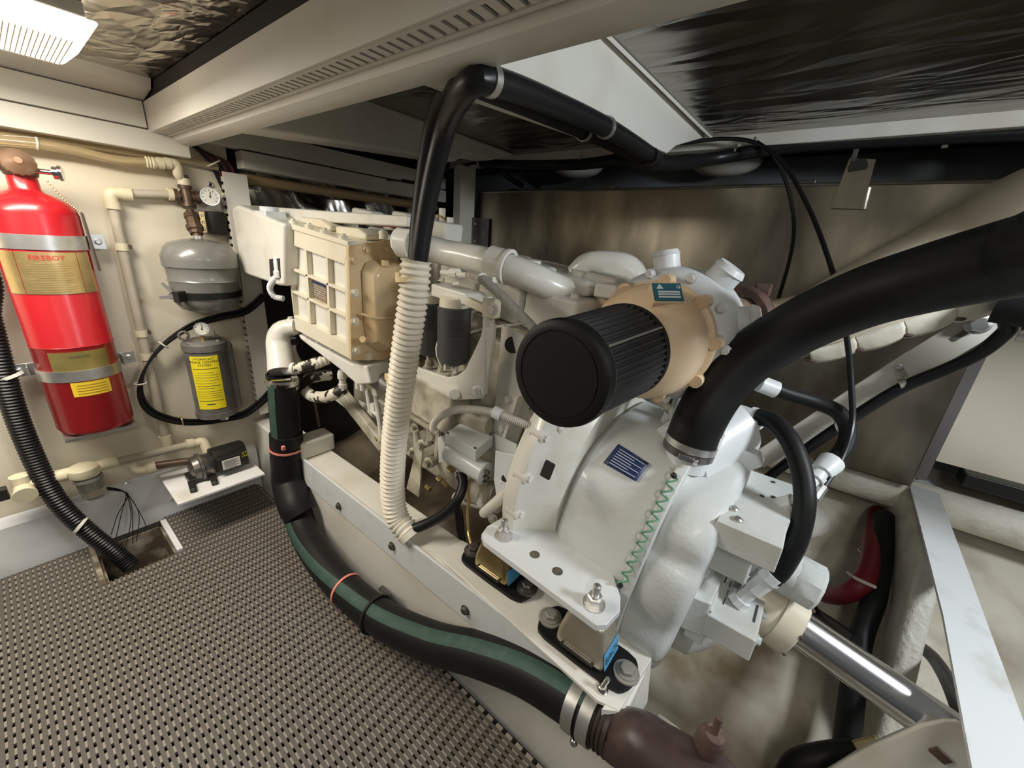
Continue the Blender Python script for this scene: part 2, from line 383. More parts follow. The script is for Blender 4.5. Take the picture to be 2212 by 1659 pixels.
# hull bottom under the engine (curved, rising to starboard)
b = MB(); nx, ny = 40, 60; x0, x1, y0, y1 = .5, 2.35, -1.5, 2.28
def hz(x, y):
    z = -.28 + .40 * (x - .8) + .10 * max(0, x - 1.2) ** 2
    z += .008 * math.sin(7 * y + 3 * x) + .008 * math.sin(13 * x + 5 * y)
    if y > -.3: z += .03 * math.exp(-((x - 1.02 - .03 * y) / .06) ** 2)
    return z
vs = [V(x0 + (x1 - x0) * i / nx, y0 + (y1 - y0) * j / ny, hz(x0 + (x1 - x0) * i / nx, y0 + (y1 - y0) * j / ny)) for j in range(ny + 1) for i in range(nx + 1)]
b.add(vs, [[j * (nx + 1) + i, j * (nx + 1) + i + 1, (j + 1) * (nx + 1) + i + 1, (j + 1) * (nx + 1) + i] for j in range(ny) for i in range(nx)])
struct(b.build('floor_hull', hullm))
bilge_brown = mat('dark brown bilge paint', (.26, .21, .14), .5, col2=(.07, .05, .03), scale=5, lo=.35, hi=.7, bump=.3, bscale=14, detail=8)  # darker, browner paint for the hull under the engine
b = MB(); vs = []; nx, ny = 24, 30
for j in range(ny + 1):
    for i in range(nx + 1):
        x = .71 + .60 * i / nx; y = .42 + 1.8 * j / ny; vs.append(V(x, y, hz(x, y) + .07 + .035 * math.sin(14 * (y + .25 * x)) * (1 if y > .9 else .3)))
b.add(vs, [[j * (nx + 1) + i, j * (nx + 1) + i + 1, (j + 1) * (nx + 1) + i + 1, (j + 1) * (nx + 1) + i] for j in range(ny) for i in range(nx)])
struct(b.build('floor_bilge', bilge_brown, angle=180))
# port stringer
struct(MB().lim(.60, .715, .10, 2.2, -.28, .325).build('trim_stringer', gel, bevel=.006))
# outer steel cheek plate on the stringer, with its bolts
t = thing('stringer_plate', 'white steel plate bolted along the upper side of the engine stringer', 'steel plate', (.595, .8, .27))
MB().lim(.592, .602, .09, 1.55, .215, .333).build('plate', bright, t, bevel=.002)
for q in ((733, 1093), (848, 1179), (1006, 1317)): bolt(t, X(*q, .592), (-1, 0, 0), .011, dark_steel)
MB().lim(.588, .73, 1.47, 1.56, .325, .40).build('end_block', gel, t, bevel=.01)

# ceilings
struct(MB().lim(-1.2, .46, -1.2, 2.03, 1.60, 1.63).build('ceiling', foil))
struct(MB().lim(.5, 1.9, -1.2, 2.28, 1.640, 1.67).build('ceiling_starboard', foil_dark_refl))
# deck girder
b = MB(); prof = [(.472, 1.655), (.472, 1.47), (.480, 1.455), (.495, 1.448), (.53, 1.448), (.546, 1.456), (.552, 1.475), (.552, 1.655)]
b.prism([V(x, -1.2, z) for x, z in prof], (0, 3.2, 0)); struct(b.build('trim_girder', gel))
# cross beams
b = MB(); b.prism([V(.54, .53, z) if 0 else V(x, .53, z) for x, z in ((.54, 1.453), (1.43, 1.512), (1.50, 1.548), (1.78, 1.632), (1.78, 1.65), (.54, 1.65))], (0, .13, 0)); struct(b.build('trim_beam_aft', gel, bevel=.004))
b = MB(); b.prism([V(.9, .515, 1.628), V(1.80, .505, 1.628), V(1.80, .535, 1.645), V(.9, .535, 1.645)], (0, 0, .01)); struct(b.build('trim_beam_flange', gel))
b = MB(); b.prism([V(x, 1.45, z) for x, z in ((.54, 1.463), (1.37, 1.528), (1.44, 1.565), (1.62, 1.58), (1.80, 1.64), (.54, 1.65))], (0, .12, 0)); struct(b.build('trim_beam_forward', gel, bevel=.012))
# ceiling edge rail and cornice
struct(MB().lim(1.82, 1.875, -1.2, 1.98, 1.60, 1.65).build('trim_rail', gel, bevel=.004))
struct(MB().lim(1.86, 2.28, -1.2, 2.2, 1.645, 1.66).build('ceiling_side_deck', under))
struct(MB().prism([V(-1.2, 1.80, 1.60), V(-1.2, 1.82, 1.575), V(-1.2, 1.92, 1.560), V(-1.2, 2.0, 1.555), V(-1.2, 2.0, 1.60)], (1.62, 0, 0)).build('trim_cornice', gel))
# pillar beside the tank
struct(MB().lim(1.745, 1.865, 1.80, 1.86, .5, 1.60).build('trim_pillar', duct_white, bevel=.004))
t = thing('tank_angle_iron', 'grey angle iron with two screws on the white pillar by the tank', 'angle iron', (1.87, 1.79, 1.2))
MB().lim(1.845, 1.885, 1.785, 1.797, .7, 1.335).build('flange', dark_steel, t); MB().lim(1.88, 1.888, 1.70, 1.797, .7, 1.335).build('web', dark_steel, t)
for z in (1.3, 1.2): bolt(t, (1.858, 1.785, z), (0, -1, 0), .006, steel)
# aft side lining, frame strip and rubber track
struct(MB().lim(1.99, 2.02, -1.6, -.445, .565, 1.75).build('wall_aft_lining', wall_cream))
struct(MB().lim(1.93, 2.0, -.445, -.41, .50, 1.62).build('trim_lining_edge', mat('grey frame strip', (.16, .15, .14), .4)))
struct(MB().lim(1.94, 2.03, -1.6, -.53, .515, .565).build('trim_rubber_track', black_plastic, bevel=.006))
struct(MB().tube([V(2.02, 1.0, .40), V(2.0, .2, .40), V(1.98, -.4, .405), V(1.98, -1.4, .41)], .065, seg=14).build('trim_chine', glass_fibre))

# ================================================================== WIRE DUCTS
def finger_mesh(name, size, material):
    me = MB().box((0, 0, 0), size).mesh(name); me.materials.append(material); return me
def fingers(parent, me, pts):
    for p in pts:
        o = bpy.data.objects.new('finger', me); COL.objects.link(o); o.parent = parent; o.location = Vector(p) - parent.location
t = thing('wire_duct', 'long slotted white wire duct along the ceiling girder', 'wire duct', (.445, 1.0, 1.5))
MB().lim(.418, .424, -1.2, 1.945, 1.468, 1.556).build('cover', duct_white, t, bevel=.001)
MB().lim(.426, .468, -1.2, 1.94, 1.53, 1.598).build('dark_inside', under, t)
MB().lim(.424, .432, -1.2, 1.94, 1.468, 1.478).build('lip', duct_white, t); MB().lim(.462, .471, -1.2, 1.94, 1.466, 1.478).build('back_lip', duct_white, t)
fingers(t, finger_mesh('finger', (.030, .0155, .004), duct_white), [(.447, -1.18 + .024 * i, 1.470) for i in range(130)])
t = thing('wire_duct', 'upright white wire duct with slotted side beside the grey pressure tank', 'wire duct', (.66, 1.96, .4))
MB().lim(.618, .703, 1.944, 1.950, .36, 1.385).build('cover', duct_white, t, bevel=.001)
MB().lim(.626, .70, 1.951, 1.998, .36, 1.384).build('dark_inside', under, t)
fingers(t, finger_mesh('finger', (.010, .046, .017), duct_white), [(.623, 1.973, .38 + .0288 * i) for i in range(35)])
t = thing('wire_duct', 'upper white wire duct cover on the front bulkhead left of the girder', 'wire duct', (-.2, 1.96, 1.5))
MB().lim(-1.1, .415, 1.925, 1.998, 1.478, 1.556).build('cover', duct_white, t, bevel=.003)
t = thing('wire_duct', 'lower white wire duct above the amber hose and fire extinguisher', 'wire duct', (-.2, 1.96, 1.42))
MB().lim(-1.1, .520, 1.915, 1.998, 1.408, 1.473).build('cover', duct_white, t, bevel=.003)
fingers(t, finger_mesh('finger', (.012, .05, .008), duct_white), [(.43 + .024 * i, 1.96, 1.477) for i in range(4)])
t = thing('wire_duct', 'lower white wire duct on the bulkhead above the crinkled foil', 'wire duct', (1.2, 1.96, 1.42))
MB().lim(.685, 1.74, 1.915, 1.985, 1.405, 1.468).build('cover', duct_white, t, bevel=.003)
t = thing('wire_duct', 'upper white wire duct on the bulkhead right of the girder under the beam', 'wire duct', (1.2, 1.96, 1.5))
MB().lim(.555, 1.74, 1.92, 1.985, 1.474, 1.545).build('cover', duct_white, t, bevel=.003)
t = thing('cable_bundle', 'dark red and black cables dropping through the gap between the wire ducts', 'cables', (.6, 1.97, 1.4))
for i in range(9):
    o = .012 * i
    MB().tube([V(.45 + .4 * o, 1.975 - .003 * (i % 3), 1.50), V(.53 + .5 * o, 1.972, 1.47 - .3 * o), V(.585 + .7 * o, 1.97, 1.42), V(.61 + .6 * o, 1.975, 1.36), V(.63 + .5 * o, 1.98, 1.30)], .006, seg=8, step=.02).build('cable', wire_red if i % 3 == 2 else black_smooth, t)
MB().torus((.60, 1.968, 1.41), (.5, 0, -.8), .026, .003).build('cable_tie', tie_white, t)

# ================================================================== CEILING LAMP
em = mat('lit prismatic cover', (.9, .85, .7), .3, emit=((1, .93, .80), 3.6))
end = mat('prismatic cover end', (.82, .76, .60), .25)
rib_me = finger_mesh('prism_rib', (.002, .24, .002), end)
def lamp(lbl, x1, y, power, col):
    t = thing('ceiling_lamp', lbl, 'lamp', (x1 - .35, y, 1.6), 'fluorescent ceiling lamps')
    MB().lim(x1 - .99, x1 - .02, y - .14, y + .13, 1.57, 1.60).build('housing', duct_white, t, bevel=.004)
    b = MB(); x0 = x1 - .995
    b.hull([V(x0, y - .125, 1.53), V(x1 - .04, y - .125, 1.53), V(x1 - .04, y + .13, 1.53), V(x0, y + .13, 1.53)], [V(x0, y - .145, 1.572), V(x1, y - .145, 1.572), V(x1, y + .145, 1.572), V(x0, y + .145, 1.572)])
    b.build('diffuser', em, t, bevel=.008)
    for i in range(22):
        o = bpy.data.objects.new('prism_rib', rib_me); COL.objects.link(o); o.parent = t; o.location = V(x1 - .205 + .0075 * i, y + .002, 1.5285) - t.location
    l = area('fluorescent_tube_light', (x1 - .515, y, 1.515), (x1 - .515, y, 0), .9, power, col, .22); l.parent = t; l.location -= t.location
lamp('lit fluorescent ceiling lamp with ribbed prismatic cover in the foil ceiling', .245, 1.47, 21, (1, .93, .82))
lamp('unseen second ceiling lamp added behind the camera as fill light', .10, -.40, 6, (1, .96, .90))  # added fixture out of view, brightens the shaded upper middle

# ================================================================== FIRE EXTINGUISHER
EX, EY, ER = .098, 1.868, .094
t = thing('fire_extinguisher', 'red wall mounted fire suppression cylinder with brass labels and steel straps', 'fire extinguisher', (EX, EY, .5))
c = V(EX, EY, 0); up = V(0, 0, 1)
MB().lathe(c, up, [(.505, .0), (.505, .075), (.512, .088), (.525, ER), (.80, ER), (.803, ER + .002), (.806, ER), (1.185, ER), (1.205, ER - .004), (1.222, ER - .020), (1.235, .055), (1.243, .036), (1.25, .031), (1.285, .030)], 48, cap=False).build('cylinder', red, t)
v = MB(); v.lathe(c + V(0, 0, 1.283), up, [(0, .033), (.01, .036), (.03, .036), (.036, .028)], 24); v.build('valve_body', bronze, t)
v = MB(); v.lathe(c + V(0, -.02, 1.312), V(0, -1, .25), [(0, .034), (.018, .034), (.024, .028), (.03, .014), (.034, .008)], 32, lobes=lambda a: 1 + .03 * math.cos(16 * a)); v.build('valve_cap', mat('worn brown bronze', (.16, .09, .05), .5, metal=.3, col2=(.22, .14, .09), scale=20), t)
v = MB(); v.cyl(c + V(.03, -.02, 1.30), c + V(.065, -.03, 1.30), .007); v.cyl(c + V(.062, -.03, 1.30), c + V(.075, -.034, 1.30), .017, seg=24); v.cyl(c + V(.073, -.034, 1.30), c + V(.080, -.036, 1.30), .021, .019, seg=24)
v.build('pressure_gauge', chrome, t)
MB().cyl(c + V(-.02, 0, 1.30), c + V(-.11, .01, 1.305), .010).build('outlet', bronze, t)
ref = V(0, -1, 0)
def band(z0, z1, name):
    o = MB().lathe(c, up, [(z0, ER), (z0, ER + .003), (z1, ER + .003), (z1, ER)], 48, cap=False).build(name, steel, t)
    for s in (-1, 1):
        e = MB(); x = EX + s * (ER + .018); e.lim(min(x - s * .02, x + s * .034), max(x - s * .02, x + s * .034), 1.94, 1.948, z0 - .003, z1 + .003)
        e.lim(x - .004 if s > 0 else x, x if s > 0 else x + .004, 1.90, 1.948, z0, z1)
        br = e.build('bracket', steel, o, bevel=.001); bolt(br, (x + s * .016, 1.94, (z0 + z1) / 2), (0, -1, 0), .0075, steel)
    return o
band(1.090, 1.130, 'upper_strap'); band(.695, .73, 'lower_strap')
z0, z1 = .966, 1.084
for a0, a1 in ((-1.22, -.74), (-.72, .62), (.64, 1.1)):
    lb = MB().arc_strip(c, up, ref, ER + .0006, a0, a1, z0, z1).build('brass_label', brass_lbl, t)
    if a0 == -.72:
        f = cyl_fn(c, up, ref, ER, .0026, 0)
        text(lb, 'lettering', 'FIREBOY', .019, red_ink, lambda x, y: f(x - .005, y + 1.068))
        for k in range(13):
            hw = .045 if k % 3 else .028
            g = MB(); g.arc_strip(c, up, ref, ER + .0016, (-.005 - hw) / ER, (-.005 + hw) / ER, 1.052 - .0066 * k, 1.0533 - .0066 * k, 14, .0004); g.build('print_line', mat('brass print', (.26, .18, .08), .6), lb)
lb = MB().arc_strip(c, up, ref, ER + .0006, -.72, .72, .725, .79).build('gold_label', mat('gold label', (.50, .40, .14), .3, metal=.7, col2=(.4, .31, .1), scale=10), t)
f2 = cyl_fn(c, up, ref, ER, .0026); text(lb, 'lettering', 'DANGER', .011, ink, lambda x, y: f2(x, y + .775))
lb = MB().arc_strip(c, up, ref, ER + .0006, -.40, .56, .645, .692).build('yellow_sticker', yellow2, t)
for k in range(4): MB().arc_strip(c, up, ref, ER + .0016, -.28, .46, .680 - .009 * k, .6825 - .009 * k, 14, .0004).build('print_line', mat('ochre print', (.35, .22, .02), .6), lb)
# foot bracket
v = MB(); v.lim(EX - .085, EX + .09, EY - .06, 1.985, .497, .503); v.lim(EX - .085, EX + .09, 1.90, 1.908, .452, .50); fb = v.build('foot_bracket', steel, t); bolt(fb, (EX + .0, 1.90, .475), (0, -1, 0), .010, bronze)
# hanging tag and chain
v = MB(); v.prism([V(EX + .093, 1.84, 1.20), V(EX + .105, 1.90, 1.195), V(EX + .110, 1.90, 1.02), V(EX + .098, 1.84, 1.03)], (.003, 0, 0)); v.build('hanging_tag', mat('brown tag', (.15, .11, .09), .5), t)
for i in range(15):
    p = V(EX + .045, EY - .03, 1.275).lerp(V(EX + .096, 1.845, 1.20), i / 14) - V(0, 0, .010 * math.sin(math.pi * i / 14))
    MB().ball(p, .0028, 8).build('chain_bead', brass_lbl, t)

# ================================================================== BLACK RIBBED HOSE, LEFT
t = thing('bilge_hose', 'black ribbed bilge hose running down the bulkhead into the sump', 'hose', (.1, 1.8, 0))
pts = [V(-.30, 1.95, 1.45), Y(-70, 540, 1.935), Y(-25, 690, 1.93), Y(5, 800, 1.93), Y(38, 905, 1.93), Y(85, 1015, 1.925), Y(130, 1090, 1.90), Y(190, 1148, 1.87), Y(255, 1198, 1.83), Y(285, 1225, 1.79)]
MB().tube(pts, .0265, seg=18, corr=(.0105, .07)).build('hose', black_smooth, t)
for q, d in (((22, 812), 1.93), ((172, 1135), 1.875)):
    MB().lathe(Y(*q, d) + V(0, 0, .0), (.35, -.1, -1) if q[0] < 100 else (.8, -.35, -.8), [(-.005, .0285), (-.005, .030), (.005, .030), (.005, .0285)], 24, cap=False).build('cable_tie', tie_white, t)
MB().bar(Y(38, 800, 1.96), Y(70, 796, 1.97), .006, .02).build('clip', steel, t)

# ================================================================== WATER PIPING ON THE BULKHEAD
yp = 1.965
t = thing('water_pipe', 'grey plastic water pipe with cream elbow on the bulkhead behind the extinguisher', 'pipe', (.28, yp, .35))
a = Y(236, 415, yp); bq = Y(358, 950, yp); h1 = Y(372, 420, yp)
MB().cyl(a - V(0, 0, .02), bq, .0150, seg=18).build('riser', pipe_grey, t); MB().cyl(a + V(.02, 0, 0), h1, .0135, seg=18).build('branch', pipe_grey, t)
v = MB(); v.tube([a - V(0, 0, .05), a - V(0, 0, .015), a + V(.006, 0, -.003), a + V(.02, 0, .0), a + V(.05, 0, 0)], .0185, seg=18, step=.004); el = v.build('elbow', pvc, t)
MB().cyl(a - V(0, 0, .052), a - V(0, 0, .03), .0215, seg=20).build('collar', pvc, el); MB().cyl(a + V(.03, 0, 0), a + V(.055, 0, 0), .0215, seg=20).build('collar', pvc, el)
for q in ((262, 533), (305, 720), (318, 770)):
    p = Y(*q, yp); o = MB().lathe(p - V(0, 0, .012), up, [(0, .0155), (0, .019), (.024, .019), (.024, .0155)], 20, cap=False).build('pipe_clip', pvc, t)
    MB().lim(p.x + .016, p.x + .028, yp - .004, 1.999, p.z - .006, p.z + .006).build('clip_foot', bronze, o)
MB().cyl(bq + V(0, 0, .02), bq - V(0, 0, .02), .020, seg=20).build('collar', pvc, t)

t = thing('valve_cross', 'brown bronze cross fitting and check valve above the grey tank', 'pipe fitting', tuple(Y(405, 425, yp)))
cx = Y(403, 424, yp); g = Y(428, 516, 1.90)
v = MB(); v.cyl(cx - V(.035, 0, 0), cx + V(.04, 0, 0), .016); v.cyl(cx + V(0, 0, .035), cx - V(0, .01, .04), .017)
for d in (V(-.036, 0, 0), V(.036, 0, 0), V(0, 0, .034), V(0, -.01, -.036)):
    dd = d.normalized(); v.cyl(cx + d * .75, cx + d * 1.1, .022, seg=20)
v.build('cross', bronze, t)
v = MB(); top_ = cx - V(0, .012, .05); d = (g - top_); ln = d.length
v.lathe(top_, d, [(0, .014), (.012, .014), (.012, .023), (.03, .025), (.032, .022), (.055, .022), (.058, .027), (ln - .035, .027), (ln - .03, .021), (ln - .018, .021), (ln - .018, .014), (ln, .014)], 8); v.build('check_valve', bronze, t)
MB().cyl(g + V(0, 0, .012), g - V(0, 0, .012), .015).build('nipple', steel, t)
v = MB(); v.cyl(h1 - V(.012, 0, 0), h1 + V(.016, 0, 0), .021, seg=20); v.build('adaptor', pvc, t)
e0 = Y(388, 395, yp); v = MB(); v.cyl(cx + V(0, 0, .035), cx + V(0, 0, .06), .019); v.build('adaptor', pvc, t)
MB().cyl(cx + V(0, 0, .058), cx + V(-.003, 0, .07), .0175).build('band', filt_grey, t)
et = Y(378, 357, yp - .02); v = MB(); v.tube([cx + V(-.003, 0, .068), Y(385, 378, yp - .01), et + V(.004, 0, .004), Y(358, 352, yp - .02), Y(335, 351, yp - .02)], .0155, seg=16, step=.006); v.build('elbow', pvc, t)
for q in (362, 347): p = Y(q, 352.5, yp - .02); MB().cyl(p - V(.008, 0, 0), p + V(.008, 0, 0), .019, seg=14).build('collar', pvc, t)
gp = Y(453, 425, 1.93); v = MB(); v.cyl(cx + V(.04, 0, 0), gp + V(-.02, .01, 0), .008); v.build('gauge_stem', brass_lbl, t)
def gauge(parent, p, n, r, name='pressure_gauge'):
    o = MB().lathe(p, n, [(-.02, r * .9), (0, r), (.006, r), (.006, r * .88), (.003, r * .86)], 32).build(name, steel, parent)
    n = Vector(n).normalized(); fp = Vector(p) + n * .0035
    MB().cyl(fp, fp + n * .001, r * .86, seg=32).build('dial', gauge_face, o)
    u = V(1, 0, 0); u = (u - n * u.dot(n)).normalized(); q = u.cross(n) * -1; q = n.cross(u)
    for k in range(9):
        an = math.radians(-40 + 32.5 * k); dd = u * math.cos(an) + q * math.sin(an)
        MB().bar(fp + n * .0014 + dd * r * .62, fp + n * .0014 + dd * r * .78, .0018, .0006, n).build('tick', ink, o)
    MB().bar(fp + n * .0018 - q * r * .15, fp + n * .0018 + (q * .9 + u * .15) * r * .62, .0022, .0008, n).build('needle', ink, o)
    MB().cyl(fp + n * .001, fp + n * .003, r * .1, seg=10).build('pivot', ink, o)
    return o
gauge(t, gp, (-.1, -1, .05), .031)

t = thing('amber_hose', 'clear amber hose sagging along the bulkhead under the wire duct', 'hose', tuple(Y(150, 310, 1.94)))
MB().tube([Y(-60, 299, 1.945), Y(60, 309, 1.945), Y(160, 325, 1.945), Y(250, 345, 1.945), Y(335, 352, 1.945)], .0135, seg=16).build('hose', amber, t)
MB().tube([Y(-60, 290, 1.97), Y(120, 303, 1.97), Y(260, 323, 1.97), Y(420, 350, 1.97), Y(470, 362, 1.97)], .0125, seg=16).build('return_hose', amber, t)
v = MB().torus(Y(80, 310, 1.945), (1, 0, -.1), .0155, .003); v.build('clip', tie_white, t)
p = Y(325, 351, 1.945); MB().lathe(p - V(.014, 0, 0), (1, 0, 0), [(0, .016), (.004, .019), (.008, .016), (.012, .019), (.016, .016), (.020, .019), (.028, .017)], 16).build('barb', pvc, t)
t = thing('wall_grommet', 'small chrome ringed grommet in the bulkhead above the pressure gauge', 'grommet', tuple(Y(455, 399, 1.995)))
p = Y(455, 399, 1.996); MB().torus(p, (0, 1, 0), .008, .003).build('ring', steel, t); MB().cyl(p, p + V(0, .003, 0), .007).build('hole', under, t)

# grey accumulator tank
AXX, AYY, AR = .480, 1.870, .112
t = thing('pressure_tank', 'grey enamelled round pressure tank strapped to the bulkhead', 'pressure tank', (AXX, AYY, .9)); c = V(AXX, AYY, 0)
MB().lathe(c, up, [(.865, .02), (.87, .05), (.885, .085), (.91, AR - .010), (.935, AR - .004), (.985, AR - .004), (.99, AR - .001), (.995, AR - .004), (1.03, AR - .002), (1.036, AR), (1.04, AR + .004), (1.062, AR + .004), (1.075, AR + .004), (1.105, AR - .008), (1.122, .088), (1.132, .05), (1.137, .02)], 44).build('shell', tank_grey, t)
st = MB().lathe(c, up, [(.930, AR - .005), (.930, AR), (.953, AR), (.953, AR - .005)], 44, cap=False).build('strap', black, t)
v = MB(); pz = .942; v.box((AXX - .098, AYY - .075, pz), (.045, .018, .036), Matrix.Rotation(.75, 3, 'Z')); v.build('buckle', black_plastic, st)
v = MB(); v.bar((AXX - .115, AYY - .05, .955), (AXX - .135, AYY - .04, .985), .01, .008); v.bar((AXX - .11, AYY - .05, .94), (AXX - .145, AYY - .03, .935), .02, .012); v.bar((AXX - .12, AYY - .05, .93), (AXX - .12, AYY - .045, .965), .008, .006)
v.build('latch', steel, st)
MB().lim(AXX - .06, AXX + .06, AYY + .10, 1.999, .90, 1.0).build('wall_plate', steel, t)
MB().bar((AXX + .112, AYY - .02, .90), (AXX + .118, AYY - .02, 1.09), .004, .004).build('tube', tank_grey, t)
t = thing('relay_box', 'black relay box half hidden behind the grey tank', 'relay box', tuple(Y(465, 482, 1.97)))
p = Y(468, 482, 1.975); MB().box(p, (.055, .045, .085)).build('box', black_plastic, t, bevel=.004)
v = MB(); q = Y(437, 480, 1.98); v.box(q, (.016, .02, .075)); v.build('terminal_strip', brass_lbl, t)
for dz in (-.025, 0, .025): bolt(t, q + V(0, -.01, dz), (0, -1, 0), .004, chrome)

# hydraulic control reservoir with yellow label
RX, RY, RR = .452, 1.915, .070
t = thing('hydraulic_reservoir', 'grey hydraulic control reservoir with yellow instruction label and gauge', 'reservoir', (RX, RY, .43)); c = V(RX, RY, 0)
MB().lathe(c, up, [(.435, .02), (.44, RR - .01), (.45, RR), (.716, RR), (.716, RR + .005), (.742, RR + .005), (.752, RR - .006), (.758, .03)], 40).build('body', alu_grey, t)
v = MB(); v.lim(RX + .02, RX + .088, RY - .03, RY + .05, .44, .735); v.build('back_bracket', alu_grey, t, bevel=.01)
MB().lathe(c, up, [(.43, RR - .012), (.43, RR + .004), (.452, RR + .004), (.452, RR)], 40, cap=False).build('bottom_ring', alu_grey, t)
yl = MB().arc_strip(c, up, ref, RR + .0008, -1.10, .27, .476, .70, 24).build('label', yellow, t)
fy = cyl_fn(c, up, ref, RR, .0026)
for k, s_ in enumerate(('HYDRAULIC', 'ENGINE CONTROL', 'SYSTEM')): text(yl, 'lettering', s_, .0125, ink, lambda x, y, k=k: fy(x - .029, y + .690 - .013 * k))
for k, (z, hh, a0, a1) in enumerate([(.648, .0022, -.85, .32), (.632, .001, -.7, .1), (.622, .001, -.85, .3), (.612, .001, -.85, .25), (.600, .001, -.85, .3), (.588, .001, -.85, .1), (.576, .0018, -.8, .3), (.566, .0018, -.8, .0), (.553, .001, -.85, .3), (.544, .001, -.85, .3), (.535, .001, -.85, .2), (.526, .001, -.85, .3), (.512, .002, -.85, .32), (.496, .004, -.5, -.1)]):
    MB().arc_strip(c, up, ref, RR + .0018, a0 - .15, a1 - .15, z, z + hh, 12, .0004).build('print_line', ink, yl)
MB().cyl(c + V(-.01, -.035, .752), c + V(-.01, -.04, .785), .007).build('gauge_stem', brass_lbl, t)
gauge(t, c + V(-.01, -.045, .805), (-.15, -1, .1), .026)
for dx, dy in ((-.055, -.03), (.035, -.05), (.045, .02)):
    bolt(t, c + V(dx, dy, .75), up, .006, steel); MB().cyl(c + V(dx, dy, .755), c + V(dx, dy, .778), .003, seg=8).build('stud', chrome, t)
v = MB().torus(c + V(-.062, -.01, .778), (0, 1, 0), .015, .005); v.build('lifting_eye', alu_grey, t)
MB().cyl(c + V(.02, 0, .435), c + V(.02, 0, .395), .016, seg=8).build('drain_fitting', steel, t)

# coil of black cables
t = thing('control_cable_coil', 'coil of thin black control hoses looped around the reservoir', 'cable coil', tuple(Y(420, 800, 1.98)))
loop = [(570, 640), (530, 672), (470, 686), (410, 706), (350, 748), (312, 800), (303, 850), (325, 888), (375, 908), (425, 912), (480, 905), (530, 893), (575, 858), (600, 820)]
for i in range(6):
    o = (i - 2.5)
    pts = [Y(x + o * 1.6 * math.cos(k * .5), y + o * 2.1, 1.932 + .007 * (i % 3)) for k, (x, y) in enumerate(loop)]
    MB().tube(pts, .0042, seg=8, step=.012).build('hose', black_smooth, t)
for q, d in (((353, 745), (.7, 0, .6)), ((303, 828), (0, 0, 1)), ((392, 909), (1, 0, 0))): MB().torus(Y(*q, 1.937), d, .0165, .003, seg=18).build('cable_tie', tie_white if q[0] < 390 else brass_lbl, t)

# lower piping with strainer
yl_ = 1.93
t = thing('strainer_pipe', 'cream pipe run with clear bowl strainer along the foot of the bulkhead', 'pipe', tuple(Y(180, 1030, yl_)))
te = Y(50, 1050, yl_); s0 = Y(180, 1014, yl_); e1 = Y(425, 957, yl_)
MB().cyl(te, s0, .0165, seg=18).build('inlet_pipe', pipe_grey, t); MB().cyl(s0, e1, .0150, seg=18).build('outlet_pipe', pipe_grey, t)
v = MB(); v.cyl(te + V(0, 0, .04), te - V(0, 0, .04), .024); v.cyl(te + V(0, -.01, -.005), te + V(0, -.045, -.01), .024); te_ = v.build('tee', pvc, t); MB().cyl(te + V(0, -.04, -.01), te + V(0, -.052, -.012), .028, seg=24).build('cap', pvc, te_)
for q in ((85, 1040), (125, 1029), (238, 999)): p = Y(*q, yl_); d = (e1 - s0).normalized(); MB().cyl(p - d * .02, p + d * .02, .0215, seg=20).build('coupling', pvc, t)
sc = MB(); sc.lathe(s0 + V(0, -.004, .02), -up, [(0, .012), (.003, .034), (.01, .042), (.035, .044), (.042, .040)], 30); sc.build('strainer_head', pvc, t)
v = MB(); v.cyl(s0 - (e1 - s0).normalized() * .07, s0 + (e1 - s0).normalized() * .07, .019); v.build('strainer_port', pvc, t)
bw = MB().lathe(s0 + V(.004, -.006, -.028), V(.05, -.05, -1), [(0, .038), (.012, .040), (.018, .036), (.075, .034), (.085, .028), (.088, .0)], 30, cap=False).build('strainer_bowl', clear_bowl, t)
MB().lathe(s0 + V(.004, -.006, -.030), V(.05, -.05, -1), [(0, .028), (.05, .027), (.052, .02)], 24).build('strainer_screen', alu_grey, t)
v = MB(); v.tube([e1 - V(.03, 0, -.004), e1, e1 + V(.02, -.004, 0), e1 + V(.025, -.02, -.03), e1 + V(.025, -.025, -.06)], .0185, seg=16, step=.005); v.build('elbow', pvc, t)
MB().cyl(e1 - V(.036, 0, -.006), e1 - V(.012, 0, -.002), .022, seg=20).build('collar', pvc, t)
v = MB(); v.box(te + V(-.05, -.005, -.005), (.035, .03, .04)); v.build('black_clip', black_plastic, t, bevel=.003)

# pump on its shelf
t = thing('pump_shelf', 'small white bracket shelf carrying the black water pump', 'shelf', (.37, 1.8, .19))
v = MB(); v.lim(.225, .522, 1.69, 1.975, .190, .200); v.build('board', low_white, t, bevel=.002); v = MB(); v.prism([V(.24, 1.975, .19), V(.24, 1.78, .19), V(.24, 1.975, .06)], (.012, 0, 0)); v.build('gusset', low_white, t)
t = thing('water_pump', 'black diaphragm water pump with labelled motor on the white shelf', 'pump', (.4, 1.8, .2))
pc = Z(432, 1030, .235); pc = V(.338, 1.83, .25)
v = MB(); v.lathe(pc - V(.035, 0, 0), (1, 0, 0), [(0, .03), (.008, .048), (.028, .052), (.03, .058), (.04, .058), (.044, .05), (.07, .048), (.085, .036)], 28); v.build('pump_head', dark_steel, t)
v = MB(); v.lim(.29, .375, 1.79, 1.87, .20, .225); v.build('base', black_plastic, t, bevel=.004)
for x in (.295, .365): v = MB(); v.bar((x, 1.80, .215), (x - .01, 1.73, .206), .022, .012); v.build('foot', black_plastic, t, bevel=.003)
for x in (.285, .355): bolt(t, (x, 1.735, .212), up, .006, dark_steel)
MB().lathe((.375, 1.835, .262), (1, 0, 0), [(0, .03), (.006, .05), (.115, .05), (.125, .044), (.128, .02)], 30).build('motor', black_plastic, t)
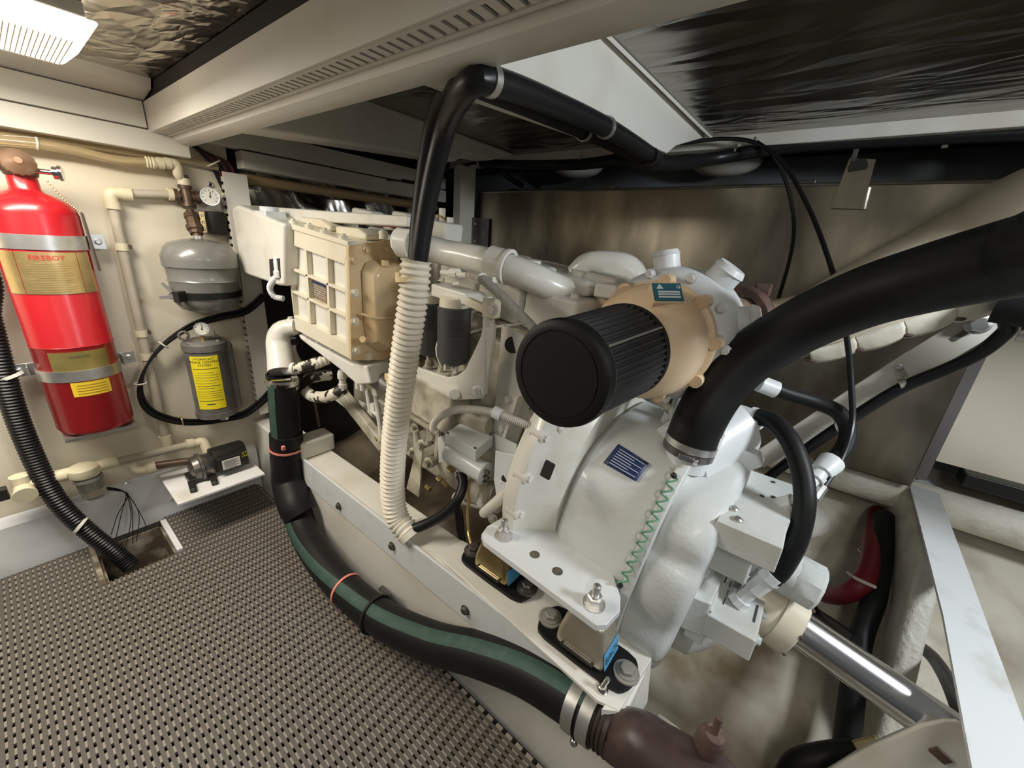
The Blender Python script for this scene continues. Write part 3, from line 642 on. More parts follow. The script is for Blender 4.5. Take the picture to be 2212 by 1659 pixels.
v = MB(); v.lim(.385, .495, 1.765, 1.80, .225, .29); mb = v.build('motor_cover', black_plastic, t, bevel=.006)
lb = MB().lim(.398, .462, 1.763, 1.7655, .237, .279).build('label', white_lbl, mb)
for k in range(6): MB().lim(.404, .456 - .01 * (k % 2), 1.7622, 1.763, .272 - .006 * k, .2732 - .006 * k).build('print_line', ink, lb)
text(mb, 'yellow_lettering', 'JETS\nLINK', .013, yellow, plane_fn((.483, 1.7645, .279), (1, 0, 0), (0, 0, 1)))
v = MB(); pa = Y(296, 1012, 1.90); pb = Y(322, 1010, 1.90); pd = V(.30, 1.85, .285)
v.tube([pa + V(-.012, 0, .02), pa + V(-.002, -.01, .0), pa + V(.015, -.01, -.006), pb], .0155, seg=14, step=.005); v.build('inlet_elbow', pvc, t); MB().cyl(pb - V(.012, 0, 0), pb + V(.02, -.005, .002), .02, seg=18).build('inlet_collar', pvc, t)
MB().cyl(pb + V(.02, -.005, .002), V(.315, 1.87, .27), .015).build('inlet_valve', bronze, t)
t = thing('loose_wires', 'thin black wires hanging from the strainer into the sump', 'wires', tuple(Y(270, 1100, 1.93)))
for i in range(6):
    e = [(250, 1165), (272, 1180), (287, 1175), (295, 1170), (305, 1165), (240, 1155)][i]; mid = [(262, 1110), (283, 1120), (285, 1100), (300, 1110), (315, 1135), (255, 1110)][i]
    MB().tube([Y(222, 1052 + i, 1.94), Y(250, 1055 + i, 1.94), Y(272 + i, 1068, 1.94), Y(*mid, 1.935), Y(*e, 1.91)], .0014, seg=6, step=.012).build('wire', black_smooth, t)
MB().cyl(Y(272, 1044, 1.99), Y(272, 1044, 1.94), .0035).build('nail', steel, t)

# ================================================================== FUEL TANK (starboard)
t = thing('fuel_tank', 'large brushed aluminium fuel tank along the starboard side', 'fuel tank', (2.05, .7, .45))
MB().lim(1.90, 2.22, -.41, 1.815, .47, 1.482).build('shell', tank_alu, t, bevel=.006)
v = MB(); v.tube([V(1.899, 1.8, 1.478), V(1.8985, 1.3, 1.480), V(1.899, .8, 1.478), V(1.898, .3, 1.48), V(1.899, -.38, 1.478)], .006, seg=8, step=.05); v.build('weld_bead', mat('weld', (.42, .40, .35), .35, metal=1), t)
v = MB(); v.prism([X(1795, 450, 1.893), X(1863, 452, 1.893), X(1892, 345, 1.893), X(1835, 342, 1.893)], (-.006, 0, 0)); tb = v.build('lifting_tab', alu_grey if False else tank_alu, t)
MB().cyl(X(1853, 361, 1.885), X(1853, 361, 1.895), .026, seg=24).build('tab_hole', under, tb)
v = MB(); v.tube([X(1866, 452, 1.892), X(1872, 425, 1.892), X(1877, 405, 1.892)], .007, seg=8); v.build('tab_weld', mat('weld', (.42, .40, .35), .35, metal=1), tb)
for y in (1.55, .95, .15): MB().lim(1.93, 2.05, y, y + .06, 1.482, 1.50).build('top_fitting', dark_steel, t, bevel=.003)
t = thing('tank_support', 'dark rubber support block under the aluminium tank edge', 'support', (1.9, -.1, .43))
MB().lim(1.86, 1.94, -.20, -.13, .435, .47).build('block', black_plastic, t, bevel=.003)
t = thing('side_deck_bracket', 'grey steel bracket hanging under the white ceiling rail at right', 'bracket', (1.86, -.05, 1.58))
for q in ((1848, 330), (2047, 300)): p = X(*q, 1.87); MB().box(p, (.006, .014, .05)).build('rod', dark_steel, t)

# ================================================================== ENGINE
t = ENG = thing('marine_diesel_engine', 'large white painted six cylinder marine diesel engine', 'engine', (1.03, 1.0, .3))
EP = math.radians(6); EF = V(0, math.cos(EP), math.sin(EP)); EU = V(0, -math.sin(EP), math.cos(EP)); EO = V(1.03, .47, .62)
def E_(x, a, h): return EO + V(x, 0, 0) + EF * a + EU * h      # x across, a forward along the crank, h up
RE = Matrix((V(1, 0, 0), EF, EU)).transposed()
def ebox(x0, x1, a0, a1, h0, h1, mb=None): return (mb or MB()).box(E_((x0 + x1) / 2, (a0 + a1) / 2, (h0 + h1) / 2), (x1 - x0, a1 - a0, h1 - h0), RE)
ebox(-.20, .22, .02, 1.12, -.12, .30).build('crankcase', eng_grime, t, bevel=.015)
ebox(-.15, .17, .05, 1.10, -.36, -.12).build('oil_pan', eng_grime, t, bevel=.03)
ebox(-.17, .20, .03, 1.12, .30, .34).build('head_gasket_face', eng_grime, t, bevel=.004)
# six cylinder heads with rocker covers
for i in range(6):
    a = .06 + .175 * i
    hd = ebox(-.15, .19, a, a + .165, .34, .455).build('cylinder_head', eng, t, bevel=.012)
    rc = ebox(-.09, .16, a + .012, a + .153, .455, .50).build('rocker_cover', eng, hd, bevel=.018)
    MB().cyl(E_(-.02, a + .08, .50), E_(-.02, a + .08, .512), .030, seg=20).build('cover_boss', eng, rc)
    for dx in (-.12, .17): bolt(hd, E_(dx, a + .03, .455), EU, .010, eng)
v = MB(); v.tube([E_(.10, .02, .50), E_(.09, .06, .535), E_(.06, .16, .53), E_(.05, .20, .49)], [.035, .04, .035, .03], seg=12); v.build('water_outlet', eng, t)
v = MB(); ebox(-.05, .10, .02, .12, .455, .52, v); v.build('lifting_block', eng, t, bevel=.015)
MB().cyl(E_(-.06, .02, .485), E_(-.075, .0, .485), .016, seg=6).build('plug', eng, t)
# small top fittings and red cap near the twin hoses
MB().cyl(X(835, 490, .86), X(835, 480, .86), .028, seg=20).build('red_filler_cap', redcap, t)
for q, x, sz in (((795, 470), .85, (.06, .12, .05)), ((960, 500), .95, (.08, .10, .06)), ((930, 478), 1.0, (.10, .05, .05)), ((880, 480), .92, (.08, .08, .06))):
    MB().box(X(*q, x), sz, RE).build('top_housing', eng, t, bevel=.010)
for q, x in (((955, 470), 1.02), ((972, 490), 1.0)): p = X(*q, x); MB().cyl(p - V(0, 0, .02), p + V(0, 0, .03), .012, seg=10).build('top_fitting', eng, t)
v = MB(); v.tube([X(945, 465, 1.0), X(962, 475, 1.0), X(970, 500, .98)], .004, seg=8); v.build('breather_tube', brass_lbl, t)
# header tank
hk = MB(); hk.prism([X(498, 450, .60), X(512, 441, .60), X(585, 472, .60), X(612, 482, .60), X(612, 618, .60), X(598, 617, .60), X(521, 590, .60)], (.17, 0, 0)); HT = hk.build('header_tank', eng, t, bevel=.012, label='white coolant header tank with clear filler neck')
hb = MB(); hb.prism([X(512, 441, .70), X(700, 455, .70), X(880, 466, .70), X(880, 490, .70), X(512, 470, .70)], (.05, 0, 0)); hb.build('rear_rail', eng, t, bevel=.006)
nk = X(583, 462, .64); MB().box(nk - V(0, 0, .01), (.07, .10, .035)).build('filler_box', bright, HT, bevel=.005); MB().cyl(nk + V(0, 0, .008), nk + V(0, 0, .022), .030, seg=24).build('filler_cap', bright, HT)
nz = X(602, 580, .605); MB().lathe(nz + V(0, 0, .045), -up, [(0, .007), (.02, .014), (.05, .014), (.055, .018), (.075, .018)], 16).build('outlet_nozzle', bright, HT)
v = MB(); v.prism([X(582, 560, .599), X(604, 558, .599), X(606, 600, .599), X(584, 597, .599)], (-.001, 0, 0)); v.build('recess', under, HT)
v = MB(); v.tube([nz - V(0, 0, .02), X(590, 607, .60), X(583, 622, .60), X(592, 640, .61), X(612, 645, .63)], .010, seg=12, corr=(.006, .10)); v.build('small_hose', bright, t)
# intercooler with gridded face
gx = .632
def quad(a, x=gx): return [X(q[0], q[1], x) for q in a]
OUT = [(612, 490), (752, 533), (760, 778), (638, 712)]; INN = [(622, 526), (743.7, 571.4), (748, 741.7), (635, 681)]
ic = MB(); ic.prism(quad(OUT, gx + .018), (.165, 0, 0)); IC = ic.build('intercooler', eng, t, bevel=.004)
for i in range(4):
    j = (i + 1) % 4; v = MB(); v.prism(quad([OUT[i], OUT[j], INN[j], INN[i]]), (.019, 0, 0)); v.build('face_border', yellowed, IC, bevel=.0015)
def lerp2(a, b, k): return (a[0] + (b[0] - a[0]) * k, a[1] + (b[1] - a[1]) * k)
def rib(a, b, wx, wy): v = MB(); v.prism(quad([(a[0] - wx, a[1] - wy), (b[0] - wx, b[1] - wy), (b[0] + wx, b[1] + wy), (a[0] + wx, a[1] + wy)]), (.019, 0, 0)); v.build('rib', yellowed, IC, bevel=.0015)
for k in (.30, .68): rib(lerp2(INN[0], INN[1], k), lerp2(INN[3], INN[2], k), 2.6, .6)
for k in (.345, .665): rib(lerp2(INN[0], INN[3], k), lerp2(INN[1], INN[2], k), .3, 3.0)
pl = MB(); pl.prism(quad([(666, 601), (704, 616), (706, 656), (669, 640)], gx + .017), (-.0012, 0, 0)); PL = pl.build('data_plate', brown_lbl, IC)
v = MB(); v.prism(quad([(666, 601), (704, 616), (704.4, 622), (666.4, 606)], gx + .0155), (-.0006, 0, 0)); v.build('plate_header', blue_lbl, PL)
for k in range(5): a = lerp2((668, 611), (670, 637), k / 5); bq = lerp2((703, 626), (704, 651), k / 5); MB().bar(X(*a, gx + .0152), X(*bq, gx + .0152), .0008, .0012, (1, 0, 0)).build('print_line', pale_ink, PL)
for k, (q) in enumerate(((742, 536), (744, 548))): pass
v = MB(); v.prism(quad([(614, 478), (751, 521), (752, 534), (612, 491)], gx - .006), (.19, 0, 0)); TC = v.build('top_cover', yellowed, IC, bevel=.004)
for a, x0, x1 in (([(648, 467), (690, 472), (712, 488), (712, 500), (640, 478)], .68, .79), ([(722, 487), (770, 492), (790, 506), (790, 520), (716, 505)], .70, .80)):
    v = MB(); v.prism([X(*q, x0) for q in a], (x1 - x0, 0, 0)); v.build('top_bump', yellowed, TC, bevel=.012)
for q in ((634, 482), (668, 491), (702, 502), (742, 515)):
    p = X(*q, .642); MB().cyl(p - V(0, 0, .015), p + V(0, 0, .008), .013, seg=12).build('lug', yellowed, TC); bolt(TC, p + V(0, 0, .006), up, .008, yellowed)
for q in ((770, 512), (828, 505)):
    p = X(*q, .74); MB().cyl(p - V(0, 0, .015), p + V(0, 0, .008), .013, seg=12).build('lug', yellowed, TC); bolt(TC, p + V(0, 0, .006), up, .008, yellowed)
# tan end cover (faces aft)
ye = 1.085
fl_ = MB(); fl_.prism([Y(753, 531, ye), Y(846, 518, ye), Y(860, 528, ye), Y(860, 762, ye), Y(832, 778, ye), Y(759, 779, ye)], (0, .016, 0)); FLG = fl_.build('end_flange', tan, IC, bevel=.004)
cv = MB(); o1 = [Y(*q, ye) for q in ((777, 585), (786, 566), (800, 560), (852, 556), (862, 566), (862, 745), (850, 758), (815, 762), (790, 745), (782, 700))]
o2 = [p + V(0, -.045, 0) + (V(.79, 0, 1.0) - V(p.x, 0, p.z)) * .16 for p in o1]; cv.hull(o1, o2); CV = cv.build('end_cover', tan, IC, bevel=.014, seg=3)
v = MB(); v.tube([Y(781, 678, ye - .022), Y(815, 688, ye - .05), Y(862, 684, ye - .05)], .004, seg=8); v.build('seam', tan, CV)
MB().cyl(Y(832, 575, ye - .04), Y(832, 562, ye - .04), .012, seg=8).build('plug', tan, CV); MB().cyl(Y(795, 735, ye - .03), Y(783, 733, ye - .05), .010, seg=8).build('plug', tan, CV)
for q in ((764, 563), (792, 540), (832, 538), (766, 633), (767, 695), (770, 757), (796, 770)): bolt(FLG, Y(*q, ye), (0, -1, 0), .010, tan if q[1] < 620 else yellowed)
# underside casting of the intercooler
v = MB(); v.prism([X(640, 720, .66), X(758, 785, .66), X(790, 790, .66), X(800, 830, .66), X(770, 832, .66), X(735, 800, .66), X(650, 735, .66)], (.12, 0, 0)); v.build('lower_casting', eng, IC, bevel=.008)
for q in ((687, 748), (715, 765), (745, 795), (773, 832), (783, 836)): p = X(*q, .672); MB().cyl(p + V(0, 0, .02), p - V(0, 0, .012), .009, seg=10).build('stud_boss', eng, IC)
MB().cyl(X(792, 800, .70), X(856, 845, .73), .034, seg=22).build('outlet_pipe', alu_grey, IC)
p = X(738, 800, .69); MB().lathe(p, -up, [(0, .012), (.012, .016), (.03, .016), (.032, .012), (.05, .012), (.052, .016), (.07, .014)], 10).build('sensor', eng, IC)
# raw water elbow at the front
v = MB(); v.tube([X(640, 706, .66), X(622, 708, .64), X(607, 716, .62), X(602, 738, .61), X(606, 770, .60), X(609, 803, .585)], [.028, .034, .042, .045, .047, .048], seg=20); EL = v.build('raw_water_elbow', eng, t)
MB().torus(X(630, 706, .65), (.6, .3, 0), .028, .006).build('joint_ring', eng, EL); v = MB(); p = X(628, 690, .65); v.cyl(p - V(0, 0, .01), p + V(0, 0, .01), .010, seg=8); v.build('vent_plug', eng, EL)
v = MB(); v.cyl(X(618, 797, .60), X(640, 797, .62), .024, seg=18); v.build('branch', eng, EL)
v = MB(); v.tube([X(638, 797, .62), X(660, 792, .64), X(690, 782, .67), X(710, 776, .70)], .021, seg=14, corr=(.010, .06)); v.build('striped_hose', peel, t)
v = MB(); v.tube([X(632, 730, .66), X(632, 755, .66), X(640, 775, .68), X(652, 790, .70)], .014, seg=12); v.build('bypass_pipe', eng, t)
MB().box(X(632, 738, .655), (.035, .035, .02)).build('pipe_clamp', black_plastic, t, bevel=.003)
v = MB(); v.tube([X(712, 810, .74), X(690, 812, .70), X(665, 820, .67), X(658, 836, .655), X(672, 854, .65), X(700, 858, .655), X(725, 850, .67), X(745, 838, .70)], .022, seg=14); v.build('peeling_hose', peel, t)
v = MB(); v.tube([X(678, 862, .66), X(684, 890, .68), X(690, 920, .70)], .005, seg=8); v.build('drain_rod', rust, t)
# front end: damper and pulley plates down low
v = MB(); v.bar(X(735, 845, .74), X(830, 965, .74), .03, .05); v.build('lower_rail', eng_grime, t, bevel=.004)
v = MB(); v.bar(X(715, 848, .74), X(790, 905, .76), .02, .02); v.build('strut_rod', eng, t)
# link rods and governor linkage
for a, bq, x, r in (((812, 855), (824, 940), .735, .009), ((792, 840), (800, 890), .76, .008), ((820, 865), (845, 880), .74, .007), ((805, 885), (830, 905), .75, .012), ((770, 870), (812, 895), .78, .016)):
    MB().cyl(X(*a, x), X(*bq, x), r, seg=10).build('linkage_rod', eng, t)
for q in ((808, 848), (803, 880), (822, 935)): MB().cyl(X(*q, .74), X(*q, .74) + V(.02, 0, 0), .016, seg=14).build('pivot_boss', eng, t)
for q in ((812, 945), (822, 955), (830, 962)): MB().cyl(X(*q, .73), X(q[0] + 5, q[1] + 5, .73), .009, seg=8).build('brass_fitting', brass_mount, t)
# charge air pipe
v = MB(); v.tube([X(868, 520, .72), X(890, 527, .76), X(960, 545, .81), X(1030, 560, .825), X(1085, 574, .835), X(1150, 600, .865), X(1210, 628, .93), X(1262, 648, 1.02), X(1290, 655, 1.08)], [.038, .036, .036, .036, .036, .038, .040, .036, .034], seg=22); CP = v.build('charge_air_pipe', eng, t)
pc = X(1083, 573, .834); dp = (X(1130, 590, .85) - X(1030, 560, .825)).normalized()
MB().lathe(pc - dp * .035, dp, [(0, .037), (0, .043), (.05, .043), (.05, .047), (.06, .047), (.06, .037)], 26, cap=False).build('sleeve_clamp', eng, CP); MB().box(pc + V(-.04, 0, -.035), (.02, .03, .014)).build('clamp_lug', eng, CP)
pc = X(880, 524, .74); MB().lathe(pc, (.3, -.9, -.1), [(-.02, .038), (-.02, .044), (.02, .044), (.02, .038)], 24, cap=False).build('sleeve', eng, CP)
# cracked hose and braided sleeve
v = MB(); v.cyl(X(1142, 652, .93), X(1250, 672, .97), .026, seg=16); v.build('cracked_hose', peel_dark, t)
MB().cyl(X(1142, 652, .93), X(1150, 654, .93), .031, seg=16).build('hose_end_ring', dark_steel, t)
MB().cyl(X(1085, 640, .92), X(1140, 652, .93), .022, seg=16).build('transfer_pipe', eng, t)
v = MB(); v.tube([X(1042, 602, .74), X(1090, 645, .74), X(1120, 675, .745), X(1152, 708, .75)], .0115, seg=12); v.build('braided_hose', braid, t)
v = MB(); v.cyl(X(955, 588, .77), X(1010, 595, .76), .008, seg=10); v.cyl(X(975, 589, .768), X(990, 591, .766), .013, seg=8); v.cyl(X(1018, 594, .755), X(1042, 602, .745), .015, seg=14); v.build('braided_fitting', eng, t)
# fuel filters
fhead = MB(); fhead.prism([X(930, 612, .76), X(1005, 634, .76), X(1012, 655, .76), X(1000, 660, .76), X(930, 640, .76)], (.08, 0, 0)); FH = fhead.build('filter_head', eng, t, bevel=.006)
for q in ((955, 610), (968, 612), (985, 618)): bolt(FH, X(*q, .77) + V(0, 0, .004), up, .008, yellowed)
for q, x in (((982, 662), .775), ((925, 652), .80)):
    p = X(*q, x); f = MB().lathe(p, -up, [(0, .044), (.004, .0485), (.008, .0475), (.145, .0475), (.160, .041), (.167, .027), (.175, .012)], 30).build('fuel_filter', filt_grey, t)
    MB().lathe(p + V(0, 0, .028), -up, [(0, .036), (.004, .041), (.028, .043)], 28).build('filter_collar', yellowed, f)
    for k in range(7): MB().arc_strip(p, up, (-.6, -.8, 0), .0479, -.5, .5 - .1 * (k % 3), -.034 - .007 * k, -.0325 - .007 * k, 10, .0004).build('print_line', mat('faint print', (.035, .036, .036), .5), f)
for q in ((962, 800), (985, 806)): MB().cyl(X(*q, .775) + V(0, 0, .04), X(*q, .775), .005, seg=8).build('drain_tube', eng, t)
# drip tray / guard under the filters
g1 = [(862, 778), (905, 795), (965, 815), (985, 812), (1003, 800), (1020, 765), (1038, 725), (1043, 697), (1052, 695), (1068, 700), (1062, 760), (1050, 840), (1040, 862), (985, 866), (972, 856), (905, 838), (862, 820)]
v = MB(); v.prism([X(*q, .745) for q in g1], (.012, 0, 0)); GR = v.build('filter_guard', eng, t, bevel=.004)
v = MB(); v.prism([X(880, 775, .84), X(1003, 800, .84), X(1003, 812, .84), X(880, 790, .84)], (-.09, 0, 0)); v.build('guard_floor', eng_grime, GR)
for q in ((982, 852), (1030, 845)): MB().cyl(X(*q, .745), X(*q, .73), .015, seg=16).build('guard_boss', eng, GR)
bolt(GR, X(1028, 846, .732), (-1, 0, 0), .011, eng)
v = MB(); v.cyl(X(1045, 850, .745), X(1055, 640, .76), .011, seg=12); v.build('vertical_pipe', eng, t); MB().cyl(X(1056, 690, .755), X(1055, 700, .755), .016, seg=12).build('pipe_union', eng, t)
v = MB(); v.box(X(1062, 665, .76), (.03, .04, .05)); v.bar(X(1010, 650, .755), X(1050, 668, .755), .022, .022); v.build('valve_fitting', yellowed, t, bevel=.004); bolt(t, X(1065, 668, .745), (-1, 0, 0), .012, eng)
# bracket plate behind the air filter
v = MB(); v.prism([X(1083, 700, .80), X(1160, 742, .80), X(1165, 800, .80), X(1140, 880, .80), X(1115, 958, .80), X(1075, 945, .80), X(1065, 930, .80), X(1068, 880, .80), X(1075, 800, .80)], (.012, 0, 0)); BP = v.build('support_plate', eng, t, bevel=.003)
v = MB(); v.prism([X(1128, 850, .795), X(1134, 852, .795), X(1098, 962, .795), X(1092, 960, .795)], (-.03, 0, 0)); v.build('plate_rib', eng, BP)
MB().cyl(X(1108, 745, .798), X(1108, 745, .801), .022, seg=24).build('plate_hole', under, BP)
for q in ((1097, 862), (1078, 882), (1086, 925)): bolt(BP, X(*q, .80), (-1, 0, 0), .011, eng)
# fuel injection pump cluster on the block side
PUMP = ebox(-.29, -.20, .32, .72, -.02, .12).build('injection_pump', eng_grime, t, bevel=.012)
for i in range(6): p = E_(-.25, .36 + .06 * i, .12); MB().lathe(p, EU, [(0, .014), (.03, .014), (.032, .010), (.05, .010)], 10).build('delivery_valve', eng_grime, PUMP)
for i in range(6):
    p = E_(-.25, .36 + .06 * i, .17); MB().tube([p, p + V(-.01, .01, .06), E_(-.22, .34 + .09 * i, .30), E_(-.16, .20 + .165 * i, .36)], .004, seg=8, step=.02).build('injector_pipe', eng, t)
v = MB(); v.cyl(X(905, 905, .80), X(945, 905, .80), .018, seg=12); v.build('pump_end', eng_grime, PUMP)
for q, x, r in (((905, 880), .80, .02), ((925, 905), .79, .022), ((895, 925), .78, .018), ((935, 940), .78, .024), ((910, 960), .77, .018), ((925, 1000), .77, .02), ((890, 975), .78, .014)):
    p = X(*q, x); MB().lathe(p, (-1, -.2, .1), [(-.05, r), (0, r), (.004, r * .7), (.02, r * .6)], 10).build('pump_fitting', eng_grime, t)
for a, bq, x in (((898, 930), (905, 1010), .77), ((935, 900), (925, 960), .775), ((950, 930), (945, 985), .775), ((885, 895), (930, 925), .775)):
    MB().cyl(X(*a, x), X(*bq, x), .011, seg=10).build('fuel_line', eng_grime, t)
v = MB(); v.prism([X(900, 965, .76), X(912, 965, .76), X(905, 1075, .76), X(878, 1055, .76)], (.006, 0, 0)); v.build('bracket_arm', eng_grime, t)
for q in ((945, 1030), (955, 1040), (920, 1050), (968, 1010)): MB().cyl(X(*q, .75), X(q[0] + 9, q[1] + 8, .75), .008, seg=8).build('brass_union', brass_mount, t)
v = MB(); v.cyl(X(870, 850, .80), X(1065, 920, .80), .035, seg=18); v.build('oil_cooler_pipe', eng_grime, t)
v = MB(); v.tube([X(950, 850, .75), X(953, 868, .75), X(962, 885, .76)], .006, seg=8); v.build('drain_pipe', eng, t)
# white conduit to the solenoid box
v = MB(); v.tube([X(945, 935, .72), X(935, 925, .715), X(945, 905, .71), X(975, 888, .705), X(1010, 884, .71), X(1050, 888, .72), X(1075, 893, .725), X(1110, 908, .73), X(1150, 920, .74), X(1190, 925, .76), X(1212, 918, .78)], .0105, seg=12, corr=(.0055, .10)); v.build('wiring_conduit', corr_grey, t)
v = MB(); v.tube([X(1205, 935, .78), X(1185, 965, .755), X(1150, 1000, .735), X(1110, 1050, .72), X(1072, 1085, .72), X(1045, 1108, .74)], .0145, seg=12, corr=(.0058, .09)); v.build('wiring_conduit', corr_grey, t)
MB().box(X(1205, 928, .775), (.04, .04, .04)).build('conduit_tee', corr_grey, t, bevel=.012)
v = MB(); v.lathe(X(1075, 893, .725), (.2, -.9, -.2), [(-.012, .012), (-.012, .0165), (.012, .0165), (.012, .012)], 16, cap=False); v.build('conduit_clip', bright, t)
# solenoid with junction box
SB = MB(); sx = .715
top4 = [X(961, 936, sx), X(1000, 909, .78), X(1066, 940, .78), X(1028, 973, sx)]; low4 = [p - V(0, 0, .035) for p in top4]; SB.hull(low4, top4); SBX = SB.build('junction_box', gear, t, bevel=.002)
for p in top4: q = p.lerp(sum(top4, V(0, 0, 0)) / 4, .12); MB().cyl(q, q + V(0, 0, .003), .004, seg=8).build('screw', dark_steel, SBX)
ax0 = X(972, 975, .735); ax1 = X(1048, 1022, .735); dd = (ax1 - ax0)
MB().cyl(ax0, ax1, .032, seg=28).build('solenoid', gear, t); MB().lathe(ax1, dd, [(0, .033), (.004, .034), (.008, .026)], 28).build('solenoid_end', gear, t)
for k in (-1, 0, 1): p = ax1 + V(0, -.002, .018 * k) + V(-.012, 0, 0); MB().cyl(p, p + dd.normalized() * .022, .006, seg=8).build('terminal', dark_steel, t)
v = MB(); v.prism([X(1070, 975, .72), X(1117, 985, .72), X(1110, 1065, .72), X(1074, 1085, .72), X(1067, 1035, .72)], (.004, .003, 0)); BR = v.build('solenoid_bracket', bright, t, bevel=.001)
v = MB(); v.bar(X(1117, 982, .722), X(1066, 955, .79), .004, .055); v.build('bracket_wing', gear, BR)
MB().cyl(X(1091, 1033, .7195), X(1091, 1033, .721), .010, seg=18).build('bracket_hole', under, BR)
for q in ((1080, 1040), (1104, 1013), (1093, 1048)): MB().cyl(X(*q, .7185), X(*q, .722), .0045, seg=8).build('rivet', gear, BR)
v = MB(); v.prism([X(945, 945, .74), X(960, 940, .74), X(962, 995, .74), X(948, 1000, .74)], (.006, 0, 0)); v.build('bracket_wing', gear, BR)
v = MB(); v.tube([X(994, 1020, .735), X(1000, 1045, .72), X(988, 1080, .69), X(960, 1110, .665), X(925, 1130, .64), X(895, 1142, .615)], .0155, seg=14); t2 = thing('black_hose', 'black rubber hose leaving the lower end of the white corrugated hose', 'hose', (.68, .7, .34)); v.build('hose', black_smooth, t2)
hose_clamp(t2, X(995, 1024, .735), X(1000, 1045, .72) - X(994, 1020, .735), .0155)
v = MB(); v.tube([X(1010, 1040, .75), X(1013, 1080, .75), X(1010, 1110, .74), X(1012, 1150, .72), X(1018, 1175, .70)], .005, seg=8); v.build('yellow_fuel_tube', brass_lbl, t)
for k in range(3): MB().tube([X(975 + 6 * k, 1085, .74), X(985 + 6 * k, 1110, .74), X(990 + 5 * k, 1150, .73), X(995 + 6 * k, 1185, .70)], .005, seg=8).build('black_line', black_smooth, t)
# lower pipe and starter area
MB().cyl(X(985, 1075, .80), X(1075, 1095, .80), .020, seg=14).build('oil_pipe', eng, t)
MB().cyl(X(1020, 1060, .82), X(1080, 1075, .82), .045, seg=24).build('starter_motor', eng_grime, t)
for q in ((1040, 1085), (1065, 1120), (1105, 1105)): bolt(t, X(*q, .78), (-1, -.3, 0), .013, eng)
# flywheel housing flange (faces aft)
FC = V(1.03, .47, .60); fa = V(0, -math.cos(EP), -math.sin(EP))
v = MB(); v.lathe(FC - fa * .05, fa, [(0, .30), (.0, .345), (.03, .36), (.05, .36), (.06, .345), (.075, .33), (.10, .31), (.13, .285)], 64); FW = v.build('flywheel_housing', eng, t)
fu, fv = frame(fa)
for k in range(20):
    a = 2 * math.pi * (k + .35) / 20; e = fu * math.cos(a) + fv * math.sin(a); p = FC + e * .345 + fa * .002
    MB().cyl(p - fa * .03, p + fa * .006, .017, seg=12).build('bolt_boss', eng, FW); bolt(FW, p + fa * .005, fa, .010, eng)
for q in ((1290, 910), (1258, 963), (1183, 1015)):
    p = Y(*q, .405); v = MB(); d2 = (V(1.03, .405, .60) - p); tdir = fa.cross(d2).normalized(); p = p + (CAM - p).normalized() * .012; v.bar(p - tdir * .020, p + tdir * .020, .010, .026, fa); v.build('vent_slot', under, FW, bevel=.003)
# rear wiring near the air filter
for a, bq, x in (((1135, 905), (1150, 895), .82), ((1140, 925), (1180, 905), .82), ((1150, 880), (1175, 900), .84)): MB().bar(X(*a, x), X(*bq, x), .03, .03).build('sensor_block', eng, t, bevel=.003)
for k in range(3): MB().tube([X(1385 + 8 * k, 850, 1.05), X(1400 + 8 * k, 862, 1.03), X(1440 + 6 * k, 880, 1.02), X(1475, 905, 1.02)], .007, seg=8).build('hydraulic_line', eng_grime, t)
# exhaust manifold behind
ebox(.20, .30, .10, 1.05, .22, .40).build('exhaust_manifold', rust, t, bevel=.02)

# ================================================================== GEARBOX
t = GB = thing('marine_gearbox', 'white marine gearbox bolted behind the engine with blue data plate', 'gearbox', (1.03, .2, .25))
def ring(s, x, h, a, bb, ex=2.6, n=56, lob=None):
    c = FC + fa * s + V(x - 1.03, 0, 0) + EU * h; out = []
    for k in range(n):
        q = 2 * math.pi * k / n; cs, sn = math.cos(q), math.sin(q); f = lob(q) if lob else 1
        out.append(c + V(1, 0, 0) * (a * f * math.copysign(abs(cs) ** (2 / ex), cs)) + EU * (bb * f * math.copysign(abs(sn) ** (2 / ex), sn)))
    return out
def loft(rings):
    b = MB(); n = len(rings[0]); vs = [p for r in rings for p in r]; fs = [list(range(n))[::-1], list(range((len(rings) - 1) * n, len(rings) * n))]
    for i in range(len(rings) - 1): fs += [[i * n + k, i * n + (k + 1) % n, (i + 1) * n + (k + 1) % n, (i + 1) * n + k] for k in range(n)]
    return b.add(vs, fs)
loft([ring(.06, 1.04, -.10, .22, .23), ring(.075, 1.04, -.10, .27, .275), ring(.10, 1.04, -.10, .297, .300), ring(.14, 1.04, -.10, .305, .306), ring(.29, 1.04, -.10, .312, .312)]).build('front_case', gear, t)
loft([ring(.285, 1.04, -.10, .331, .328, 2.8), ring(.310, 1.04, -.10, .331, .328, 2.8)]).build('seam_flange', gear, t, bevel=.004)
def lobf(q):        # plateaus and valleys of the rear casting
    d = math.degrees(q) % 360; f = 1.0
    for c0, w0, dep in ((112, 16, .10), (158, 5, .05), (184, 5, .06), (214, 9, .07), (60, 14, .08), (250, 10, .06), (300, 20, .06)):
        f -= dep * math.exp(-((d - c0) / w0) ** 2)
    return f
N_ = 120
